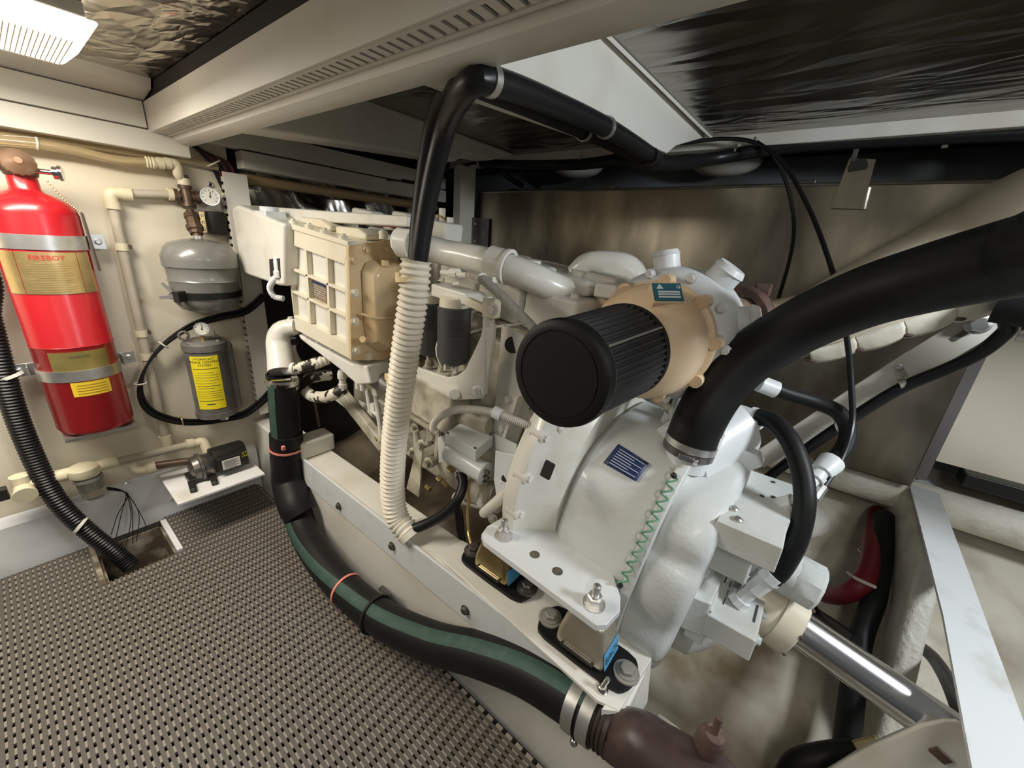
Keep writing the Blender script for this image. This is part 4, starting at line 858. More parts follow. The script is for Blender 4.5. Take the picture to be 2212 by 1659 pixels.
loft([ring(.300, 1.04, -.10, .305, .305, n=N_), ring(.318, 1.04, -.10, .318, .316, n=N_, lob=lobf), ring(.350, 1.04, -.10, .322, .320, n=N_, lob=lobf), ring(.392, 1.04, -.10, .318, .316, n=N_, lob=lobf), ring(.405, 1.04, -.10, .312, .310, n=N_, lob=lobf), ring(.414, 1.04, -.10, .298, .297, n=N_, lob=lobf), ring(.419, 1.04, -.10, .275, .275, n=N_, lob=lobf), ring(.421, 1.05, -.10, .20, .20, n=N_), ring(.435, 1.06, -.10, .19, .19, n=N_), ring(.437, 1.06, -.10, .10, .10, n=N_)]).build('rear_case', gear, t, angle=60)
for k in range(18):
    q = math.radians(70 + 11 * k); cs, sn = math.cos(q), math.sin(q); ex = 2.8
    p = FC + fa * .285 + V(.01, 0, 0) + EU * -.10 + V(1, 0, 0) * (.317 * math.copysign(abs(cs) ** (2 / ex), cs)) + EU * (.314 * math.copysign(abs(sn) ** (2 / ex), sn))
    bolt(t, p, -fa, .010, gear)
# casting ridges on the front half
for (a, bq) in (((1455, 1035), (1420, 1075)), ((1420, 1090), (1375, 1160)), ((1375, 1165), (1345, 1240))):
    pass
# data plate
def on_case(px, py, lift=.0):       # where the ray meets the front case (superellipse cylinder along the crank)
    d = ray(px, py).normalized(); lo = .3
    for i in range(4000):
        p = CAM + d * (lo + i * .0005); r = p - FC; x = r.x - .01; h = r.dot(EU) + .10; s = r.dot(fa)
        if .06 < s < .31 and (abs(x / .310)) ** 2.6 + (abs(h / .310)) ** 2.6 < 1: return p
    return CAM + d * 1.2
def patch(name, corners, material, parent, n=8, lift=.002, th=.002):
    vs = []; fs = []; g = {}
    for j in range(n + 1):
        for i in range(n + 1):
            a = lerp2(corners[0], corners[1], i / n); bq = lerp2(corners[3], corners[2], i / n); q = lerp2(a, bq, j / n); p = on_case(*q)
            r = p - FC; nr = V(r.x - .01, 0, 0) / .31 ** 2 + EU * ((r.dot(EU) + .10) / .31 ** 2); nr.normalize(); vs.append(p + nr * lift)
    m_ = n + 1
    fs = [[j * m_ + i, j * m_ + i + 1, (j + 1) * m_ + i + 1, (j + 1) * m_ + i] for j in range(n) for i in range(n)]
    me = MB().add(vs, fs); o = me.build(name, material, parent); sd = o.modifiers.new('thick', 'SOLIDIFY'); sd.thickness = th; sd.offset = 0; return o, vs
DP, _v = patch('data_plate', [(1336, 961), (1402, 1003), (1374, 1041), (1304, 1001)], blue_lbl, t, lift=.004)
for k in range(7):
    j = .12 + .12 * k; i0, i1 = (.1, .62) if k % 2 else (.1, .9)
    pts = []
    for i in range(7):
        u_ = i0 + (i1 - i0) * i / 6; a = lerp2((1336, 961), (1402, 1003), u_); bq = lerp2((1304, 1001), (1374, 1041), u_); p = on_case(*lerp2(a, bq, j)); pts.append(p + (CAM - p).normalized() * .008)
    MB().tube(pts, .0009, seg=5, raw=True).build('print_line', pale_ink, DP)
# green coiled wire
cw = thing('green_coil_wire', 'thin green coiled wire stretched across the gearbox seam', 'wire', tuple(X(1400, 1150, .8)))
pts = []
for i in range(221):
    f = i / 220; q = lerp2((1457, 1028), (1340, 1266), f); a = 2 * math.pi * 11 * f; p = on_case(q[0], q[1]); p = p + (CAM - p).normalized() * .036
    pts.append(p + (right * .95 + down * .3) * (.0095 * math.sin(a)) + fwd * (.004 * math.cos(a)))
MB().tube(pts, .0021, seg=8, raw=True).build('wire', green_w, cw)
for i in (0, -1): MB().ball(pts[i], .007, 10).build('terminal', black_plastic, cw)
# shift valve block
vb = MB(); vb.lim(.795, .90, -.055, .060, .645, .705); vb.build('valve_block', gear, t, bevel=.003)
VB = MB().lim(.902, 1.085, -.058, .058, .62, .703).build('valve_body', gear, t, bevel=.003)
MB().lim(.83, 1.0, -.02, .07, .56, .64).build('valve_base', gear, t, bevel=.006)
for q, z in (((1585, 1101), .705), ((1593, 1124), .705)): p = Z(*q, z); MB().lathe(p, up, [(-.004, .010), (.004, .010), (.007, .006)], 14).build('plug_screw', steel, VB)
for q in ((1670, 1042), (1646, 1072), (1670, 1074)): p = Z(*q, .703); MB().cyl(p, p + V(0, 0, .0015), .005, seg=12).build('screw_hole', dark_steel, VB)
p = Z(1700, 1090, .705); MB().lathe(p, V(-.3, -.6, .75), [(-.02, .022), (.02, .022), (.022, .015), (.045, .015)], 6).build('banjo_union', gear, VB)
v = MB(); v.prism([Z(*q, .64) for q in ((1632, 1140), (1682, 1178), (1668, 1200), (1612, 1165))], (0, 0, .03)); v.build('valve_cover', gear, t, bevel=.004)
for q in ((1612, 1186), (1635, 1200), (1640, 1158)): bolt(t, Z(*q, .61), up, .010, gear)
# oil filter with MARINE lettering
o0 = X(1600, 1180, .96); o1 = X(1748, 1262, .96); od = (o1 - o0).normalized(); ol = (o1 - o0).length
OF = MB().lathe(o0, od, [(0, .045), (.01, .050), (ol - .035, .050), (ol - .03, .050)], 40, cap=True).build('oil_filter', gear, t)
MB().lathe(o0 + od * (ol - .032), od, [(0, .050), (.004, .052), (.045, .052), (.052, .044), (.056, .0)], 10, cap=False).build('filter_hex', gear, OF)
fo = cyl_fn(o0, od, V(-.55, -.35, .75), .050, .0012)
text(OF, 'lettering', 'MARINE', .018, ink, lambda x, y: fo(y - .004, 0) + od * (.085 - 0 * x) - od * 0 + (fo(-x, 0) - fo(0, 0)) if False else fo(x - .012, y + .085))
v = MB()
for pts_ in ([(-.012, .012), (.006, .012), (.010, .004), (-.006, .004)], [(-.008, .002), (.010, .002), (.014, -.006), (-.004, -.006)]):
    v.add([fo(a + .03, b_ + .085) for a, b_ in pts_], [[0, 1, 2, 3]])
lg = v.build('logo_mark', blue_lbl, OF)
# output adaptor and hydraulic pump block
v = MB(); v.prism([Z(*q, .50) for q in ((1487, 1285), (1507, 1248), (1531, 1208), (1568, 1235), (1538, 1305))], (0, 0, -.10)); v.build('adaptor_block', gear, t, bevel=.006)
v = MB(); v.lim(.80, .93, -.068, .028, .412, .472); PB = v.build('pump_block', gear, t, bevel=.004)
v = MB(); v.lim(.805, .925, .020, .06, .375, .482); v.build('pump_flange', gear, t, bevel=.003)
for q in ((1578, 1262), (1568, 1252), (1565, 1298)): p = Z(*q, .4735); MB().bar(p - V(.012, 0, 0), p + V(.012, 0, 0), .002, .001).build('slot', ink, PB)
p = Z(1633, 1325, .4735); MB().bar(p - V(.028, 0, 0), p + V(.028, 0, 0), .004, .001).build('slot', ink, PB)
for q in ((1525, 1228), (1508, 1255)): bolt(t, Z(*q, .50), up, .011, gear)
for q in ((1655, 1330), (1640, 1385)): p = Z(*q, .44); bolt(t, V(p.x, -.07, p.z), (0, -1, 0), .009, gear)
v = MB(); a = Z(1590, 1300, .475); bq = X(1672, 1238, .90)
d = (bq - a); L_ = d.length; MB().lathe(a, d, [(0, .022), (.018, .022), (.018, .016), (.05, .016), (.05, .020), (L_ - .02, .021), (L_ - .02, .024), (L_, .024)], 8).build('hose_union', bright, t)
MB().cyl(X(1440, 1180, .80), X(1520, 1230, .86), .02).build('output_web', gear, t)
loft([ring(.40, 1.03, -.22, .16, .17), ring(.46, 1.03, -.22, .155, .16), ring(.50, 1.03, -.21, .12, .12)]).build('output_housing', gear, t)
# lower sump
loft([ring(.18, .98, -.33, .20, .10), ring(.40, .98, -.33, .20, .10)]).build('gear_sump', gear, t)
# top cooler and raw water fitting
c0 = X(1488, 985, .915); c1 = X(1512, 930, .915); cdn = (c1 - c0).normalized()
MB().lathe(c0 - cdn * .03, cdn, [(0, .035), (.01, .05), (.05, .052), (.06, .05), (.11, .05)], 30).build('water_spigot', bright, t)
CL = MB().lathe(X(1512, 958, .99), V(.80, -.45, .45), [(-.075, .05), (-.065, .084), (.10, .084), (.11, .07)], 36).build('oil_cooler', bright, t)
v = MB(); v.prism([X(*q, .97) for q in ((1400, 948), (1425, 925), (1460, 950), (1450, 985))], (.03, 0, 0)); v.build('cooler_ear', gear, t, bevel=.004)
v = MB(); v.prism([X(*q, .98) for q in ((1555, 1005), (1590, 970), (1640, 985), (1648, 1010), (1600, 1025), (1560, 1030))], (.04, 0, 0)); v.build('cooler_bracket', bright, t, bevel=.006)
v = MB(); v.prism([X(*q, 1.02) for q in ((1580, 960), (1600, 900), (1620, 905), (1600, 965))], (.05, 0, 0)); v.build('cooler_post', yellowed, t, bevel=.004)
for a, bq in (((1472, 850), (1452, 905)), ((1448, 893), (1418, 945))): MB().cyl(X(*a, 1.02), X(*bq, 1.02), .014, seg=14).build('stud_tube', gear, t)
for q in ((1567, 953), (1585, 965)): bolt(t, X(*q, .985), (-.6, -.5, .6), .009, bright)
v = MB(); v.bar(X(1455, 1012, .86), X(1425, 1045, .86), .03, .02); v.build('cable_lug', gear, t, bevel=.004)
# mount arm plate
ma = thing('mounting_bracket', 'white steel mounting bracket with two stud nuts over the brass engine mounts', 'bracket', tuple(Z(1190, 1230, .5)))
pz = .50
pp = [Z(*q, pz) for q in ((1040, 1153), (1052, 1136), (1085, 1117), (1180, 1116), (1205, 1130), (1310, 1195), (1341, 1288), (1340, 1318), (1312, 1348), (1288, 1350), (1045, 1168))]
PLT = MB(); PLT.prism(pp, (0, 0, -.018)); PLT = PLT.build('plate', bright, ma, bevel=.003)
MB().lim(.735, .752, .17, .45, .40, .49).build('web', gear, ma)
for q in ((1155, 1198), (1204, 1234)): p = Z(*q, pz); MB().cyl(p - V(0, 0, .017), p + V(0, 0, .0006), .0125, seg=24).build('hole', dark_steel, PLT)
for q in ((1088, 1158), (1283, 1305)):
    p = Z(*q, pz); nt = MB().lathe(p, up, [(0, .021), (.005, .021), (.005, .017), (.022, .017), (.024, .014)], 6).build('nut', steel, ma)
    MB().lathe(p + V(0, 0, .022), up, [(0, .012), (.006, .012), (.006, .0085), (.028, .0085), (.030, .005), (.022, .004)], 16).build('stud', steel, nt); MB().cyl(p + V(0, 0, .0), p + V(0, 0, .003), .024, seg=20).build('washer', steel, nt)
# steel shelf of the stringer
sh = thing('mount_shelf', 'white steel angle shelf on the stringer under the engine mounts', 'shelf', (.66, .4, .33))
MB().prism([Z(*q, .336) for q in ((998, 1166), (940, 1195), (1290, 1512), (1338, 1535), (1408, 1422), (1340, 1368))], (0, 0, -.010)).build('plate', gel, sh, bevel=.002)
v = MB(); v.prism([p - V(0, 0, .003) for p in (Z(1300, 1530, .336), Z(1338, 1535, .336), Z(1408, 1422, .336), Z(1395, 1412, .336))], (0, -.015, -.13)); v.build('end_plate', gel, sh)
for q in ((1348, 1478), (1125, 1298), (1010, 1184)): p = Z(*q, .337); MB().cyl(p, p + V(0, 0, .0006), .006, seg=10).build('screw_hole', under, sh)
bolt_grey = mat('grey painted bolt', (.25, .24, .21), .4)
def mount(lbl, cxy, tape, mcol):
    m_ = thing('engine_mount', lbl, 'engine mount', (cxy[0], cxy[1], .336), 'engine mounts on the stringer shelf')
    x, y = cxy; zb = .337
    base = []
    for k in range(24):
        a = 2 * math.pi * k / 24; base.append(V(x + .052 * math.cos(a), y + math.copysign(.085, math.sin(a)) * (1 if abs(math.sin(a)) > .3 else abs(math.sin(a)) / .3) + .035 * math.sin(a), zb))
    MB().prism(base, (0, 0, .010)).build('base', black, m_, bevel=.002)
    r0 = [V(x - .045, y - .062, zb + .012), V(x + .045, y - .062, zb + .012), V(x + .045, y + .062, zb + .012), V(x - .045, y + .062, zb + .012)]
    r1 = [V(x - .043, y - .058, zb + .05), V(x + .043, y - .058, zb + .05), V(x + .043, y + .058, zb + .05), V(x - .043, y + .058, zb + .05)]
    r2 = [V(x - .032, y - .042, zb + .115), V(x + .032, y - .042, zb + .115), V(x + .032, y + .042, zb + .115), V(x - .032, y + .042, zb + .115)]
    bd = MB(); bd.add(r0 + r1 + r2, [[3, 2, 1, 0], [8, 9, 10, 11]] + [[i + k, (i + 1) % 4 + k, (i + 1) % 4 + 4 + k, i + 4 + k] for k in (0, 4) for i in range(4)])
    bo = bd.build('housing', mcol, m_, bevel=.014, seg=4)
    MB().lathe(V(x, y, zb + .112), up, [(0, .026), (.015, .022), (.03, .020), (.036, .016)], 20).build('rubber', dark_steel, m_)
    n_ = V(-1, 0, .04)
    MB().bar(V(x - .0455, y - .040, zb + .028), V(x - .0455, y + .040, zb + .028), .004, .016, (1, 0, 0)).build('slot', under, bo); MB().bar(V(x - .047, y - .034, zb + .029), V(x - .047, y + .034, zb + .029), .003, .004, (1, 0, 0)).build('slot_bar', steel, bo)
    for s in (-1, 1):
        p = V(x, y + s * .098, zb + .010); bb = MB(); bb.lathe(p, up, [(0, .028), (.004, .028), (.005, .025)], 24); wo = bb.build('washer', dark_steel if mcol is brass_mount else bolt_grey, m_); bolt(m_, p + V(0, 0, .004), up, .016, dark_steel if mcol is brass_mount else bolt_grey)
    tp = MB(); tz0, tz1 = zb + .022, zb + .062
    tp.prism([V(x - .038, y - .0625, tz0), V(x + .030, y - .0625, tz0), V(x + .030, y - .0560, tz1), V(x - .038, y - .0560, tz1)], (0, -.001, -.0002)); TP = tp.build('tape', tape_blue, m_)
    if tape: text(TP, 'lettering', tape, .024, ink, plane_fn((x - .004, y - .0612, (tz0 + tz1) / 2), (1, 0, 0), (0, .16, 1), .0012))
    return m_
mount('brass coloured engine mount under the forward end of the white bracket', (.688, .520), None, brass_mount)
mount('dull gold engine mount with blue tape reading BACK', (.655, .228), 'BACK', mat('dull gold steel', (.56, .51, .40), .36, metal=.75, col2=(.46, .41, .30), scale=12))

# ================================================================== TURBO, AIR FILTER, EXHAUST
TY, TZ = .283, 1.027
t = thing('air_filter', 'black pleated cone air filter with rubber end cap on the turbo inlet', 'air filter', (.63, TY, TZ)); fx = V(1, 0, 0)
c = V(.49, TY + .006, TZ - .008)
MB().lathe(c, fx, [(0, .0), (0, .066), (.0015, .0665), (.0015, .068), (0, .0685), (0, .077), (.004, .083), (.012, .085), (.022, .085), (.022, .081)], 64, cap=False).build('end_cap', black, t)
MB().lathe(c + fx * .021, fx, [(0, .082), (0, .0845), (.004, .0845), (.004, .082)], 64, cap=False).build('trim_ring', dark_steel, t)
MB().lathe(c, fx, [(.022, .079), (.225, .088)], 48 * 6, cap=False, lobes=lambda a: 1 + .038 * math.cos(48 * a)).build('pleats', mesh_black, t, angle=180)
MB().lathe(c, fx, [(.222, .07), (.223, .091), (.238, .092), (.243, .088), (.246, .06)], 64).build('base_ring', black, t)
u_, v_ = frame(fx); a_ = None
best = max(range(360), key=lambda k: (u_ * math.cos(math.radians(k)) + v_ * math.sin(math.radians(k))).dot(V(0, -.75, .66)))
e = u_ * math.cos(math.radians(best)) + v_ * math.sin(math.radians(best)); MB().bar(c + fx * .026 + e * .083, c + fx * .225 + e * .0925, .004, .003, e).build('seam_strip', steel, t)
t = thing('turbocharger', 'turbocharger with peach compressor housing and white water cooled turbine housing', 'turbocharger', (1.05, TY, TZ))
c = V(.728, TY, TZ - .004)
MB().lathe(c, fx, [(0, .072), (.025, .070), (.04, .074), (.048, .090), (.060, .108), (.080, .119), (.105, .122), (.130, .119), (.145, .110)], 56).build('compressor_housing', peach, t)
MB().lathe(c, fx, [(.140, .118), (.145, .128), (.168, .128), (.172, .118)], 56).build('compressor_flange', peach, t)
for k in range(9):
    a = 2 * math.pi * (k + .3) / 9; e = u_ * math.cos(a) + v_ * math.sin(a); p = c + fx * .15 + e * .128; MB().cyl(p - fx * .015, p + fx * .025, .014, seg=12).build('flange_lug', peach, t)
p0 = X(1437, 640, .80); pn = V(-.58, -.42, .70).normalized(); tx = V(.62, -.76, .05); p0 = p0 + pn * .004; tx = (tx - pn * tx.dot(pn)).normalized(); ty = pn.cross(tx)
bp = MB(); bp.prism([p0 + tx * i * .030 + ty * j * .024 - pn * .012 for i, j in ((-1, -1), (1, -1), (1, 1), (-1, 1))], pn * .020); PO = bp.build('plate_boss', peach, t, bevel=.003)
q0 = p0 + pn * .0085; pl = MB(); pl.prism([q0 + tx * i * .028 + ty * j * .021 for i, j in ((-1, -1), (1, -1), (1, 1), (-1, 1))], pn * .001); PD = pl.build('data_plate', teal_lbl, PO)
for i, j, w_, h_ in ((.002, -.012, .021, .003), (.002, -.006, .021, .003), (.002, .0, .021, .003)): q = q0 + pn * .0014 + tx * i + ty * j; MB().bar(q - tx * w_, q + tx * w_, h_ * 1.3, .0006, pn).build('plate_field', pale_ink, PD)
q = q0 + pn * .0014 - tx * .014 + ty * .012; v = MB(); v.add([q + ty * .007, q - tx * .007 - ty * .005, q + tx * .007 - ty * .005], [[0, 1, 2]]); v.build('triangle_mark', pale_ink, PD)
q = q0 + pn * .0014 + tx * .022 + ty * .012; MB().torus(q, pn, .003, .0008, seg=16, sg=6).build('ring_mark', pale_ink, PD)
TH = MB().lathe(c, fx, [(.172, .11), (.182, .135), (.205, .152), (.27, .158), (.33, .155), (.38, .14), (.41, .11), (.48, .085)], 56).build('turbine_housing', bright, t)
for ang, r0, l_ in ((.25, .030, .05), (-.55, .034, .05), (2.35, .03, .04), (-1.25, .036, .045)):
    e = V(0, math.sin(ang), math.cos(ang)); p = c + fx * .27 + e * .145; MB().lathe(p, e, [(0, r0 * 1.1), (.02, r0), (l_ - .012, r0), (l_ - .012, r0 * 1.08), (l_, r0 * .9)], 14).build('water_boss', bright, TH)
for k in range(10):
    a = 2 * math.pi * k / 10; e = u_ * math.cos(a) + v_ * math.sin(a); bolt(TH, c + fx * .182 + e * .143, -fx, .009, bright)
v = MB(); v.tube([c + fx * .10 + V(0, .05, .075), X(1345, 642, .95), X(1290, 655, 1.04)], [.034, .032, .034], seg=18); v.build('discharge_neck', peach, t)
v = MB(); p = X(1315, 628, .95); v.box(p, (.05, .06, .035)); v.build('joint_clamp', eng, t, bevel=.006)
# exhaust
t = thing('exhaust_elbow', 'rusty brown exhaust elbow and clamp behind the turbocharger', 'exhaust', tuple(X(1620, 720, 1.45)))
e0 = c + fx * .48; v = MB(); v.tube([e0, X(1605, 705, 1.36), X(1650, 712, 1.42), X(1720, 705, 1.48)], [.09, .085, .085, .095], seg=26); v.build('elbow', mat('heat browned pipe', (.22, .16, .10), .6, col2=(.34, .27, .18), scale=8, bump=.1, bscale=40), t)
cc = X(1592, 700, 1.34); ad = V(.85, -.45, .02); MB().lathe(cc, ad, [(-.018, .088), (-.018, .108), (-.006, .112), (.006, .112), (.018, .108), (.018, .088)], 44, cap=False).build('band_clamp', rust, t)
MB().box(cc + V(.02, -.04, .105), (.03, .04, .035)).build('clamp_bolt', rust, t, bevel=.004)
t = thing('exhaust_lagging', 'cream cloth lagging wrapped around the exhaust riser beside the tank', 'lagging', tuple(X(1900, 650, 1.5)))
lp = [X(1690, 720, 1.48), X(1780, 690, 1.50), X(1900, 640, 1.52), X(2030, 585, 1.54), X(2160, 530, 1.54), X(2330, 470, 1.50), V(1.46, -.80, 1.44), V(1.40, -1.15, 1.42)]
v = MB(); v.tube(lp, [.085, .115, .130, .140, .150, .155, .155, .155], seg=36, step=.02); v.build('wrap', lag, t)
SPL = resample(spline(lp, 12), .004); nS = len(SPL)
for k in range(5):        # laced lower seam with scalloped flaps
    i0 = int(nS * (.03 + .072 * k)); i1 = int(nS * (.03 + .072 * (k + 1))); rows = []; m_ = 14
    for i in range(m_ + 1):
        f = i / m_; j = min(nS - 2, int(i0 + (i1 - i0) * f)); p = SPL[j]; tg = (SPL[j + 1] - SPL[max(0, j - 1)]).normalized(); rr = .087 + .064 * min(1, 1.75 * j / nS) ** .6 + .004
        dn = V(-.75, -.2, -.62); dn = (dn - tg * dn.dot(tg)).normalized(); sd = V(-1, 0, .8); sd = (sd - tg * sd.dot(tg)).normalized(); lo2 = V(-.1, .1, -1); lo2 = (lo2 - tg * lo2.dot(tg)).normalized()
        drop = .012 * math.sin(math.pi * f) ** .5
        rows.append([p + dn * (rr - .006), p + lo2.lerp(dn, .8).normalized() * (rr - .001), p + lo2.lerp(dn, .45).normalized() * (rr + .003 + drop * .6), p + lo2 * (rr + .004 + drop)])
    vs = [q for r in rows for q in r]; me = MB().add(vs, [[i * 4 + a, (i + 1) * 4 + a, (i + 1) * 4 + a + 1, i * 4 + a + 1] for i in range(m_) for a in range(3)])
    o = me.build('flap', lag_white, t, angle=80); sdm = o.modifiers.new('thick', 'SOLIDIFY'); sdm.thickness = .004; sdm.offset = 0
    p = rows[0][2]; MB().ball(p, .010, 10, (1, 1.6, .8)).build('lacing_hook', rust, t)

# ================================================================== STRUT AND HOSE CLIPS
t = thing('white_strut', 'white flat bar strut with slotted upper end crossing in front of the tank', 'strut', tuple(X(1800, 900, 1.62)))
v = MB(); v.prism([X(*q, 1.62) for q in ((1628, 978), (1648, 1012), (1800, 928), (2010, 805), (2120, 740), (2195, 692), (2185, 668), (2140, 640), (2085, 682), (1950, 765), (1790, 870))], (.012, 0, 0)); v.build('bar', duct_white, t, bevel=.003)
MB().bar(X(2058, 735, 1.618), X(2130, 690, 1.618), .012, .003, (1, 0, 0)).build('slot', alu_grey, t)
v = MB(); v.prism([X(*q, 1.60) for q in ((2068, 680), (2100, 668), (2130, 700), (2105, 718))], (.01, 0, 0)); v.build('clip_plate', rust, t); bolt(t, X(2112, 700, 1.60), (-1, 0, 0), .020, steel)
t = thing('strut_hose', 'black hose clipped along the white strut by the tank', 'hose', tuple(X(1900, 870, 1.57)))
v = MB(); v.tube([X(1625, 1060, 1.60), X(1700, 1000, 1.58), X(1800, 930, 1.57), X(1900, 865, 1.565), X(1960, 832, 1.56), X(2050, 795, 1.55), X(2120, 760, 1.53), X(2175, 715, 1.50), X(2230, 660, 1.45), V(1.40, -.75, 1.12)], .0165, seg=14); v.build('hose', black_smooth, t)
for q in ((1952, 832), (1812, 920)):
    p = X(*q, 1.565); o = MB().lathe(p, (0, -.8, .5), [(-.008, .017), (-.008, .0205), (.008, .0205), (.008, .017)], 18, cap=False).build('p_clip', steel, t); MB().bar(p + V(.01, 0, .018), p + V(.045, .02, .045), .016, .003, (1, 0, 0)).build('clip_tail', steel, o); bolt(o, p + V(.03, .02, .045), (-1, 0, 0), .006, steel)
t = thing('coupling_stub', 'black rubber pipe coupling at the right edge above the strut', 'coupling', tuple(X(2190, 650, 1.4)))
MB().cyl(X(2155, 655, 1.45), V(1.30, -.9, 1.12), .045, seg=20).build('sleeve', black, t); MB().cyl(X(2200, 720, 1.45), V(1.33, -.9, 1.06), .02).build('pipe', steel, t)

# ================================================================== HOSES
t = thing('exhaust_water_hose', 'thick black water hose arching from the gearbox cooler out to the right', 'hose', tuple(X(1800, 660, .95)))
bh = [X(1486, 972, .90), X(1512, 905, .905), X(1555, 835, .93), X(1615, 775, .95), X(1720, 708, .965), X(1860, 645, .955), X(2010, 600, .92), X(2212, 552, .85), X(2420, 515, .76), V(.72, -.45, 1.27), V(.68, -.75, 1.20), V(.66, -1.1, 1.05)]
MB().tube(bh, .0545, seg=32, step=.01).build('hose', black, t)
cd_ = (bh[1] - bh[0]).normalized()
hc = MB().lathe(bh[0] + cd_ * .022, cd_, [(-.008, .0545), (-.008, .0568), (.008, .0568), (.008, .0545)], 40, cap=False).build('hose_clamp', steel, t)
for k in range(40):
    a = math.radians(-170 + 4.2 * k); 
bb_ = bh[0] + cd_ * .004; MB().lathe(bb_, cd_, [(-.008, .0548), (-.008, .0562), (.008, .0562), (.008, .0548)], 40, cap=False).build('hose_clamp', dark_steel, t)
tv = (CAM - bh[0]); tv = (tv - cd_ * tv.dot(cd_)).normalized(); sd = cd_.cross(tv)
pq = bb_ + (tv * .9 + sd * .1).normalized() * .061; MB().bar(pq - sd * .02, pq + sd * .012, .014, .008, tv).build('clamp_screw', chrome, hc, bevel=.002); MB().cyl(pq + sd * .012, pq + sd * .02, .006, seg=6).build('screw_head', chrome, hc)

t = thing('engine_water_hose', 'large black hose with green stripe running along the stringer over the matting', 'hose', tuple(Z(800, 1300, .06)))
gh = [X(611, 822, .575), X(614, 880, .57), X(620, 960, .562), X(628, 1040, .555), Z(650, 1130, .10), Z(690, 1205, .068), Z(750, 1275, .060), Z(830, 1338, .075), Z(930, 1385, .12), Z(1030, 1412, .185), Z(1130, 1448, .235), Z(1220, 1500, .26), Z(1290, 1552, .27)]
MB().tube(gh, .0525, seg=30, step=.01).build('hose', black, t)
GS = resample(spline(gh, 12), .01); ng = len(GS)
def side_dir(f):      # where the stripe sits around the hose
    ks = [(0, V(-.94, -.30, .05)), (.25, V(-.93, -.3, .1)), (.42, V(-.80, -.15, .5)), (.55, V(-.55, -.05, .85)), (.7, V(-.35, -.1, .95)), (1, V(-.25, -.1, .97))]
    for (a, p), (bq, q) in zip(ks, ks[1:]):
        if f <= bq: return p.lerp(q, (f - a) / (bq - a)).normalized()
    return ks[-1][1]
vs = []
for i, p in enumerate(GS):
    tg = (GS[min(i + 1, ng - 1)] - GS[max(i - 1, 0)]).normalized(); d = side_dir(i / (ng - 1)); d = (d - tg * d.dot(tg)).normalized(); s_ = tg.cross(d)
    for k in range(-3, 4): a = k * .105; vs.append(p + (d * math.cos(a) + s_ * math.sin(a)) * .0533)
MB().add(vs, [[i * 7 + k, i * 7 + k + 1, (i + 1) * 7 + k + 1, (i + 1) * 7 + k] for i in range(ng - 1) for k in range(6)]).build('green_stripe', stripe, t, angle=80)
sl = [X(618, 935, .563), X(621, 985, .561), X(626, 1040, .556), Z(640, 1090, .16), Z(650, 1110, .13)]
MB().tube(sl, [.058, .061, .064, .066, .064], seg=30).build('chafe_sleeve', black, t)
def tie(q, tg, rr, material, name='cable_tie'): return MB().lathe(q, tg, [(-.004, rr - .001), (-.004, rr + .0015), (.004, rr + .0015), (.004, rr - .001)], 36, cap=False).build(name, material, t)
tie(X(620, 965, .561), V(-.03, .1, -1), .0605, pink); MB().box(X(612, 968, .50), (.01, .012, .014)).build('tie_head', pink, t)
def near(px, py):
    d = ray(px, py).normalized(); return min(range(ng), key=lambda i: ((GS[i] - CAM) - d * (GS[i] - CAM).dot(d)).length)
i = near(752, 1272); tie(GS[i], GS[i + 1] - GS[i - 1], .0545, pink)
i = near(815, 1325); MB().torus(GS[i], GS[i + 1] - GS[i - 1], .057, .0045, seg=36).build('cushion_clip', black_plastic, t); MB().bar(GS[i] + V(.05, 0, .03), X(822, 1268, .598), .02, .004, (0, 1, 0)).build('clip_tail', dark_steel, t)
tc_ = X(611, 818, .577); dt = (gh[1] - gh[0]).normalized()
MB().lathe(tc_, dt, [(-.004, .0535), (-.004, .056), (.018, .056), (.018, .0535)], 36, cap=False).build('band_clamp', steel, t)
MB().lathe(tc_ + dt * .03, dt, [(-.006, .0530), (-.006, .0545), (.006, .0545), (.006, .0530)], 36, cap=False).build('band_clamp', steel, t)
MB().lathe(tc_ - dt * .012, dt, [(-.006, .050), (-.006, .055), (.004, .055), (.004, .050)], 36, cap=False).build('hose_lip', black, t)
pq = X(636, 819, .53); MB().cyl(X(572, 824, .53), pq, .0035, seg=8).build('t_bolt', chrome, t); MB().box(pq, (.02, .018, .018)).build('t_bolt_block', chrome, t, bevel=.003)
ge = gh[-1]; gd = (gh[-1] - gh[-2]).normalized()
for off in (-.045, -.010):
    o = MB().lathe(ge + gd * off, gd, [(-.013, .0535), (-.013, .0565), (.013, .0565), (.013, .0535)], 44, cap=False).build('t_bolt_clamp', steel, t)
    if off > -.02:
        p = ge + gd * off + V(.02, 0, .06); MB().cyl(p - V(.012, 0, .002), p + V(-.004, -.01, .045), .005, seg=10).build('clamp_stud', chrome, o); bolt(o, p + V(-.006, -.004, .01), V(0, -.2, 1), .009, chrome); MB().cyl(p - V(.03, 0, .006), p + V(.018, 0, -.006), .008, seg=12).build('trunnion', steel, o)
    else:
        p = ge + gd * off + V(-.045, -.02, -.04); MB().ball(p, .009, 12).build('clamp_knob', chrome, o)
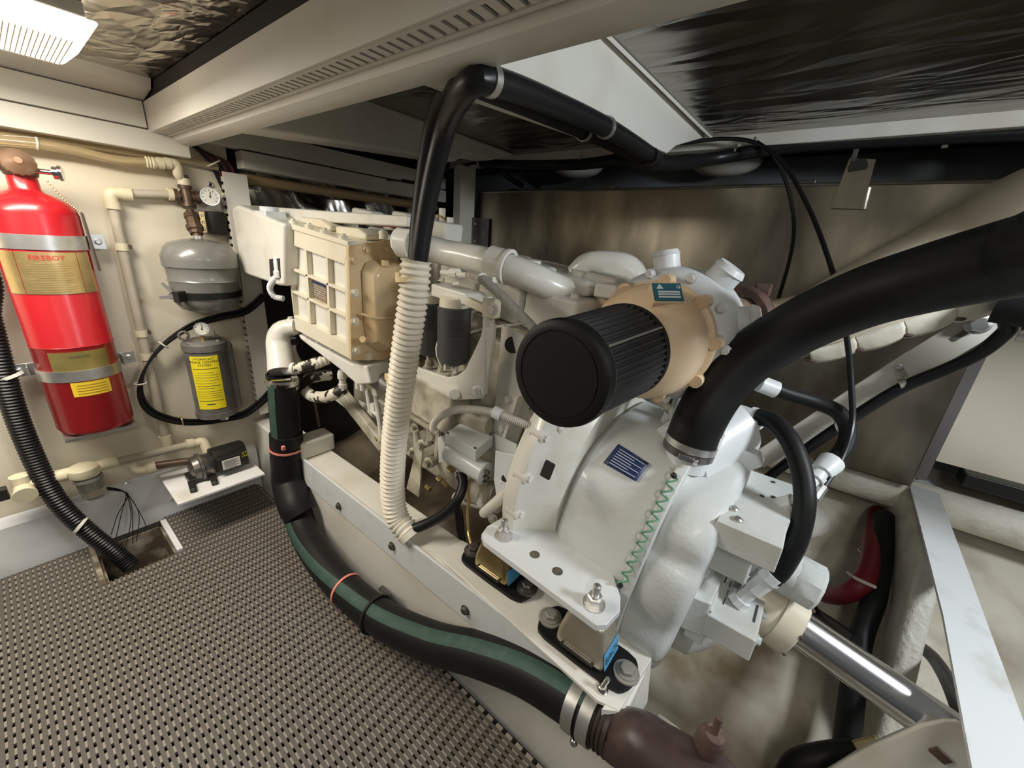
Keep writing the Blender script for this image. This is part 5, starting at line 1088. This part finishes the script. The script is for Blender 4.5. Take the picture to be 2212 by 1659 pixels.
# brown sea strainer body
t = thing('sea_strainer', 'brown bronze water fitting with lug at the lower end of the striped hose', 'water fitting', tuple(ge + gd * .15 - V(0, 0, .08)))
s0 = ge + gd * -.005
MB().lathe(s0, gd, [(0, .050), (.01, .052), (.012, .048), (.02, .052), (.022, .048), (.03, .052), (.032, .049), (.042, .052), (.044, .05)], 36).build('hose_barb', mat('dark barb', (.03, .02, .016), .5), t)
s1 = s0 + gd * .04; s2 = X(1460, 1640, .58)
v = MB(); v.tube([s1, s1 + gd * .02, X(1385, 1608, .575), X(1430, 1640, .575), X(1500, 1685, .58), X(1560, 1740, .59), V(.60, -.16, .05), V(.60, -.18, -.2)], [.050, .056, .060, .050, .070, .066, .055, .05, .05], seg=30); BD = v.build('body', iron_brown, t)
p = X(1540, 1592, .60); MB().lathe(p, V(.1, .1, -1), [(-.012, .016), (0, .022), (.03, .024)], 18).build('lug', rust, t); MB().cyl(p + V(0, 0, .005), p + V(.004, 0, .045), .006, seg=10).build('lug_stud', rust, t)
MB().bar(X(1425, 1575, .60), X(1455, 1595, .60), .02, .02).build('rib', iron_brown, t, bevel=.005)

# white corrugated hose with ties
t = thing('white_corrugated_hose', 'ivory corrugated hose hanging in front of the engine', 'hose', tuple(X(850, 1000, .6)))
wh = [X(899, 562, .607), X(893, 640, .602), X(876, 760, .598), X(860, 880, .598), X(850, 980, .60), X(848, 1060, .60), X(857, 1115, .60), X(882, 1150, .605)]
MB().tube(wh, .0335, seg=26, corr=(.0150, .095)).build('hose', corr_white, t)
MB().cyl(wh[-1], wh[-1] + (wh[-1] - wh[-2]).normalized() * .02, .036, .033, seg=24).build('end_cuff', corr_white, t)
for k, (q, r_) in enumerate((((890, 605), .037), ((866, 822), .0365))):
    p = X(*q, .602); MB().lathe(p, V(.05, .12, 1), [(-.006, r_ - .001), (-.006, r_ + .0012), (.006, r_ + .0012), (.006, r_ - .001)], 30, cap=False).build('cable_tie', tie_cream, t)
    MB().box(X(q[0] - 28, q[1] - 8, .585), (.012, .016, .018)).build('tie_head', tie_cream, t, bevel=.002)
# twin black hoses
t = thing('twin_hose', 'glossy black hose dropping from the ceiling beam into the ivory hose', 'hose', tuple(X(950, 300, .61)))
ha = [Y(1418, 343, .505), Y(1310, 276, .50), Y(1180, 217, .50), Y(1080, 180, .50), Y(1035, 172, .505), Y(1000, 200, .55), X(965, 270, .60), X(940, 360, .615), X(920, 460, .615), X(903, 575, .607)]
MB().tube(ha, .0205, seg=20).build('hose', black_smooth, t)
for q in ((1058, 173), (1308, 275), (1405, 338)):
    p = Y(*q, .50); MB().lathe(p, V(1, 0, .1), [(-.007, .0206), (-.007, .0235), (.007, .0235), (.007, .0206)], 24, cap=False).build('p_clip', steel if q[0] < 1350 else black_plastic, t)
t = thing('twin_hose', 'second black hose behind the glossy one, looping back along the beam', 'hose', tuple(X(930, 300, .66)))
hb_ = [Y(1410, 352, .55), Y(1300, 300, .56), Y(1150, 235, .57), Y(1040, 190, .575), Y(1000, 168, .575), X(965, 190, .60), X(935, 270, .65), X(915, 380, .665), X(903, 480, .655), X(896, 575, .625)]
MB().tube(hb_, .018, seg=18).build('hose', black, t)
p = Y(1262, 285, .56); MB().lathe(p, V(1, 0, .1), [(-.006, .0182), (-.006, .0205), (.006, .0205), (.006, .0182)], 24, cap=False).build('p_clip', steel, t)
# black runs under the rail
t = thing('rail_cable_run', 'black cable run under the white ceiling rail, extended aft over its shadow gap', 'cables', tuple(X(1300, 345, 1.83)))
for a in ([X(1410, 350, 1.45), X(1470, 352, 1.62), X(1540, 342, 1.78), X(1640, 325, 1.84), X(1750, 312, 1.86), X(1900, 302, 1.87), X(2100, 292, 1.87), X(2330, 282, 1.87)], [X(1035, 352, 1.83), X(1120, 356, 1.83), X(1250, 355, 1.82), X(1340, 345, 1.72), X(1410, 350, 1.50)]): MB().tube(a, .024, seg=14).build('hose', black_smooth, t)  # real run forward; its aft length draws the dark shadow gap below the rail
MB().tube([X(870, 395, 1.70), X(940, 385, 1.75), X(990, 362, 1.80), X(1040, 351, 1.82), X(1200, 352, 1.81)], .008, seg=10).build('thin_cable', black_smooth, t)
for a in ([X(1085, 360, 1.86), X(1088, 375, 1.88), X(1105, 388, 1.92), X(1130, 402, 1.96)], [X(1125, 360, 1.86), X(1130, 375, 1.88), X(1145, 390, 1.92), X(1168, 404, 1.96)]): MB().tube(a, .014, seg=12).build('tank_branch', black_smooth, t)
for q in ((1038, 350), (1258, 350), (1590, 330)): MB().torus(X(*q, 1.825), V(0, 1, 0), .026, .004, seg=20).build('clip', steel, t)
t = thing('thin_cable', 'thin black cable curving down in front of the tank and behind the thick hose', 'cable', tuple(X(1780, 530, 1.5)))
MB().tube([X(1470, 310, 1.70), X(1560, 300, 1.75), X(1630, 308, 1.76), X(1690, 350, 1.72), X(1745, 445, 1.65), X(1785, 545, 1.55), X(1815, 650, 1.45), X(1833, 760, 1.35), X(1840, 850, 1.28), X(1840, 920, 1.22), X(1820, 985, 1.18), X(1780, 1050, 1.12), X(1765, 1068, 1.10)], .0068, seg=10).build('cable', black_smooth, t)
MB().cyl(X(1778, 1052, 1.12), X(1760, 1078, 1.09), .011, seg=8).build('plug', steel, t)
t = thing('thin_cable', 'shorter black cable bowing down the tank face to the exhaust lagging', 'cable', tuple(X(1710, 500, 1.8)))
MB().tube([X(1635, 306, 1.80), X(1670, 335, 1.80), X(1700, 400, 1.80), X(1715, 480, 1.79), X(1708, 550, 1.75), X(1680, 650, 1.65)], .0062, seg=10).build('cable', black_smooth, t)
MB().torus(X(1632, 306, 1.78), V(0, 1, -.3), .012, .004, seg=18).build('clip', steel, t)
# hydraulic hoses of the gearbox
t = thing('hydraulic_hose', 'black hydraulic hose looping from the oil cooler to the pump block', 'hose', tuple(X(1735, 1050, .95)))
hh = [X(1640, 900, 1.05), X(1672, 912, 1.03), X(1708, 955, 1.0), X(1732, 1020, .97), X(1738, 1090, .94), X(1722, 1165, .92), X(1690, 1225, .905), X(1668, 1248, .90)]
MB().tube(hh, .0205, seg=18).build('hose', black, t)
for a, bq, r_ in (((1596, 890), (1628, 902), .019), ((1622, 898), (1648, 908), .0235)): MB().cyl(X(*a, 1.06), X(*bq, 1.05), r_, r_ * 1.05, seg=16).build('end_fitting', bright, t)
t = thing('hydraulic_hose', 'black hydraulic hose running right from under the thick hose to a white union', 'hose', tuple(X(1830, 930, 1.25)))
h2 = [X(1655, 833, 1.22), X(1700, 850, 1.25), X(1760, 868, 1.28), X(1810, 890, 1.28), X(1832, 925, 1.26), X(1825, 965, 1.22), X(1795, 1005, 1.17)]
MB().tube(h2, .0195, seg=18).build('hose', black, t)
MB().cyl(X(1640, 828, 1.21), X(1676, 842, 1.23), .023, seg=16).build('end_fitting', bright, t)
a = X(1800, 995, 1.175); bq = X(1757, 1035, 1.12); MB().lathe(a, bq - a, [(0, .026), (.006, .028), (.045, .024), (.045, .018), (.06, .018), (.06, .022), ((bq - a).length, .022)], 12).build('end_fitting', bright, t)
MB().cyl(bq, X(1700, 1085, 1.05), .016, seg=10).build('end_pipe', bright, t)

# ================================================================== SHAFT AND AFT BILGE
t = thing('propeller_shaft', 'polished steel propeller shaft running aft from the cream coupling', 'propeller shaft', (1.0, -.3, .36))
a = X(1700, 1338, 1.0); bq = X(2075, 1600, 1.0); sdv = (bq - a).normalized()
MB().cyl(a, bq + sdv * .5, .044, seg=40).build('shaft', shaft_m, t)
cpl = MB().lathe(a - sdv * .09, sdv, [(0, .070), (.06, .072), (.062, .078), (.105, .078), (.108, .074), (.108, .05)], 40).build('coupling', tan if False else yellowed, t)
for k in range(7):
    u2, v2 = frame(sdv); an = 2 * math.pi * k / 7; p = a + sdv * .018 + (u2 * math.cos(an) + v2 * math.sin(an)) * .077; MB().ball(p, .0045, 8, (1, 1, 1)).build('paint_chip', rust, cpl)
t = thing('stern_gland_cover', 'white moulded shaft cover with a notch at the bottom right corner', 'shaft cover', tuple(X(2000, 1640, .95)))
v = MB(); v.prism([X(*q, .95) for q in ((1780, 1665), (1880, 1608), (1985, 1562), (2040, 1550), (2085, 1553), (2130, 1720), (1800, 1760))], (.12, -.03, -.14)); v.build('shell', gel, t, bevel=.01)
MB().box(X(2032, 1632, .947), (.006, .03, .022), Matrix.Rotation(.4, 3, 'X')).build('notch', rust, t, bevel=.003)
# aft frame and its plank
b = MB(); fr = [V(2.12, -.40, .45), V(1.48, -.40, .452), V(1.365, -.40, .274), V(1.20, -.40, .07), V(1.12, -.40, -.05), V(1.2, -.40, -.2), V(1.63, -.40, .0), V(2.12, -.40, .27)]
b.prism(fr, (0, -.055, 0)); struct(b.build('trim_frame', glass_fibre, bevel=.022, seg=3))
t = thing('white_plank', 'long flat white plank laid over the aft hull frame at right', 'plank', (1.4, -.44, .45))
MB().prism([Z(*q, .462) for q in ((1963, 1036), (2018, 1036), (2060, 1150), (2212, 1560), (2320, 1900), (2200, 1900), (2100, 1659), (2038, 1330), (2000, 1180))], (0, 0, -.008)).build('board', bright, t)
# hoses in the bilge
t = thing('red_hose', 'dark red hose curving up the hull frame behind the gearbox', 'hose', tuple(Y(1870, 1200, -.33)))
MB().tube([Y(1897, 1095, -.41), Y(1892, 1118, -.37), Y(1887, 1170, -.35), Y(1880, 1220, -.34), Y(1860, 1262, -.32), Y(1815, 1285, -.29), Y(1765, 1282, -.26)], .030, seg=16).build('hose', red_hose, t)
for q in ((1880, 1195),): MB().torus(Y(*q, -.345), V(.1, .1, 1), .031, .003, seg=20).build('tie', tie_white, t)
MB().tube([Y(1832, 1237, -.30), Y(1850, 1250, -.30), Y(1890, 1268, -.33)], .005, seg=8).build('lashing', tie_white, t)
t = thing('bilge_pipe', 'thick black hose standing upright in the bilge beyond the shaft', 'hose', tuple(Y(1840, 1500, -.34)))
MB().tube([Y(1910, 1115, -.375), Y(1905, 1200, -.37), Y(1890, 1290, -.36), Y(1862, 1370, -.35), Y(1845, 1470, -.345), Y(1832, 1580, -.34), Y(1825, 1690, -.335)], .030, seg=16).build('hose', black, t)
t = thing('bilge_hose_loop', 'thin black hose looping under the shaft coupling in the bilge', 'hose', tuple(Y(1790, 1340, -.28)))
MB().tube([Y(1740, 1300, -.22), Y(1765, 1325, -.26), Y(1800, 1350, -.29), Y(1850, 1385, -.33)], .018, seg=12).build('hose', black_smooth, t)
t = thing('hull_hose', 'black hose crossing the hull between the frame and the white plank', 'hose', tuple(Y(2020, 1420, -.45)))
MB().tube([Y(1945, 1370, -.47), Y(1975, 1388, -.48), Y(2015, 1420, -.48), Y(2050, 1475, -.47), Y(2085, 1560, -.44)], .0165, seg=12).build('hose', black_smooth, t)
t = thing('bilge_fittings', 'black drain hose with brass couplings at the bottom of the bilge', 'drain hose', tuple(X(1780, 1640, 1.0)))
MB().tube([X(1690, 1700, .98), X(1720, 1650, 1.0), X(1780, 1632, 1.03), X(1850, 1625, 1.06)], .028, seg=14).build('hose', black, t)
MB().cyl(X(1850, 1625, 1.06), X(1905, 1612, 1.08), .022, seg=10).build('coupling', brass_mount, t)
struct(MB().ball((1.95, -.12, .16), .17, 24, (.8, .9, .6)).build('trim_hull_moulding', gel))
# starboard stringer
struct(MB().prism([V(1.34, .12, -.2), V(1.34, .12, .20), V(1.44, .12, .20), V(1.46, .12, -.1)], (0, 2.1, 0)).build('trim_stringer_starboard', gel, bevel=.01))
# white floor timber aft of the shelf
struct(MB().prism([V(.690, .06, -.28), V(.695, .06, .20), V(.705, .06, .21), V(.735, .06, .20), V(.76, .06, -.28)], (0, -1.0, 0)).build('trim_stringer_aft', hullm, bevel=.01))

for k, (q, lbl) in enumerate((((1250, 362), 'cream rounded moulding above the tank by the two small branch hoses'), ((1568, 352), 'cream rounded moulding above the tank near the thin hanging cables'))):
    t = thing('rounded_moulding', lbl, 'moulding', tuple(X(*q, 2.12))); MB().ball(X(*q, 2.12), .12, 24, (.7, 1.2, .45)).build('dome', gel, t)
t = thing('cable_clip', 'small black cable clip with two leads on the lower wire duct', 'cable clip', tuple(Y(860, 392, 1.91)))
MB().bar(Y(836, 389, 1.912), Y(872, 392, 1.912), .006, .010, (0, 1, 0)).build('clip', black_plastic, t)
for k in range(2): MB().tube([Y(868, 388 + 4 * k, 1.91), Y(900, 392 + 3 * k, 1.905), Y(950, 380 + 8 * k, 1.90), Y(990, 360 + 6 * k, 1.88)], .004, seg=8).build('lead', black_smooth, t)
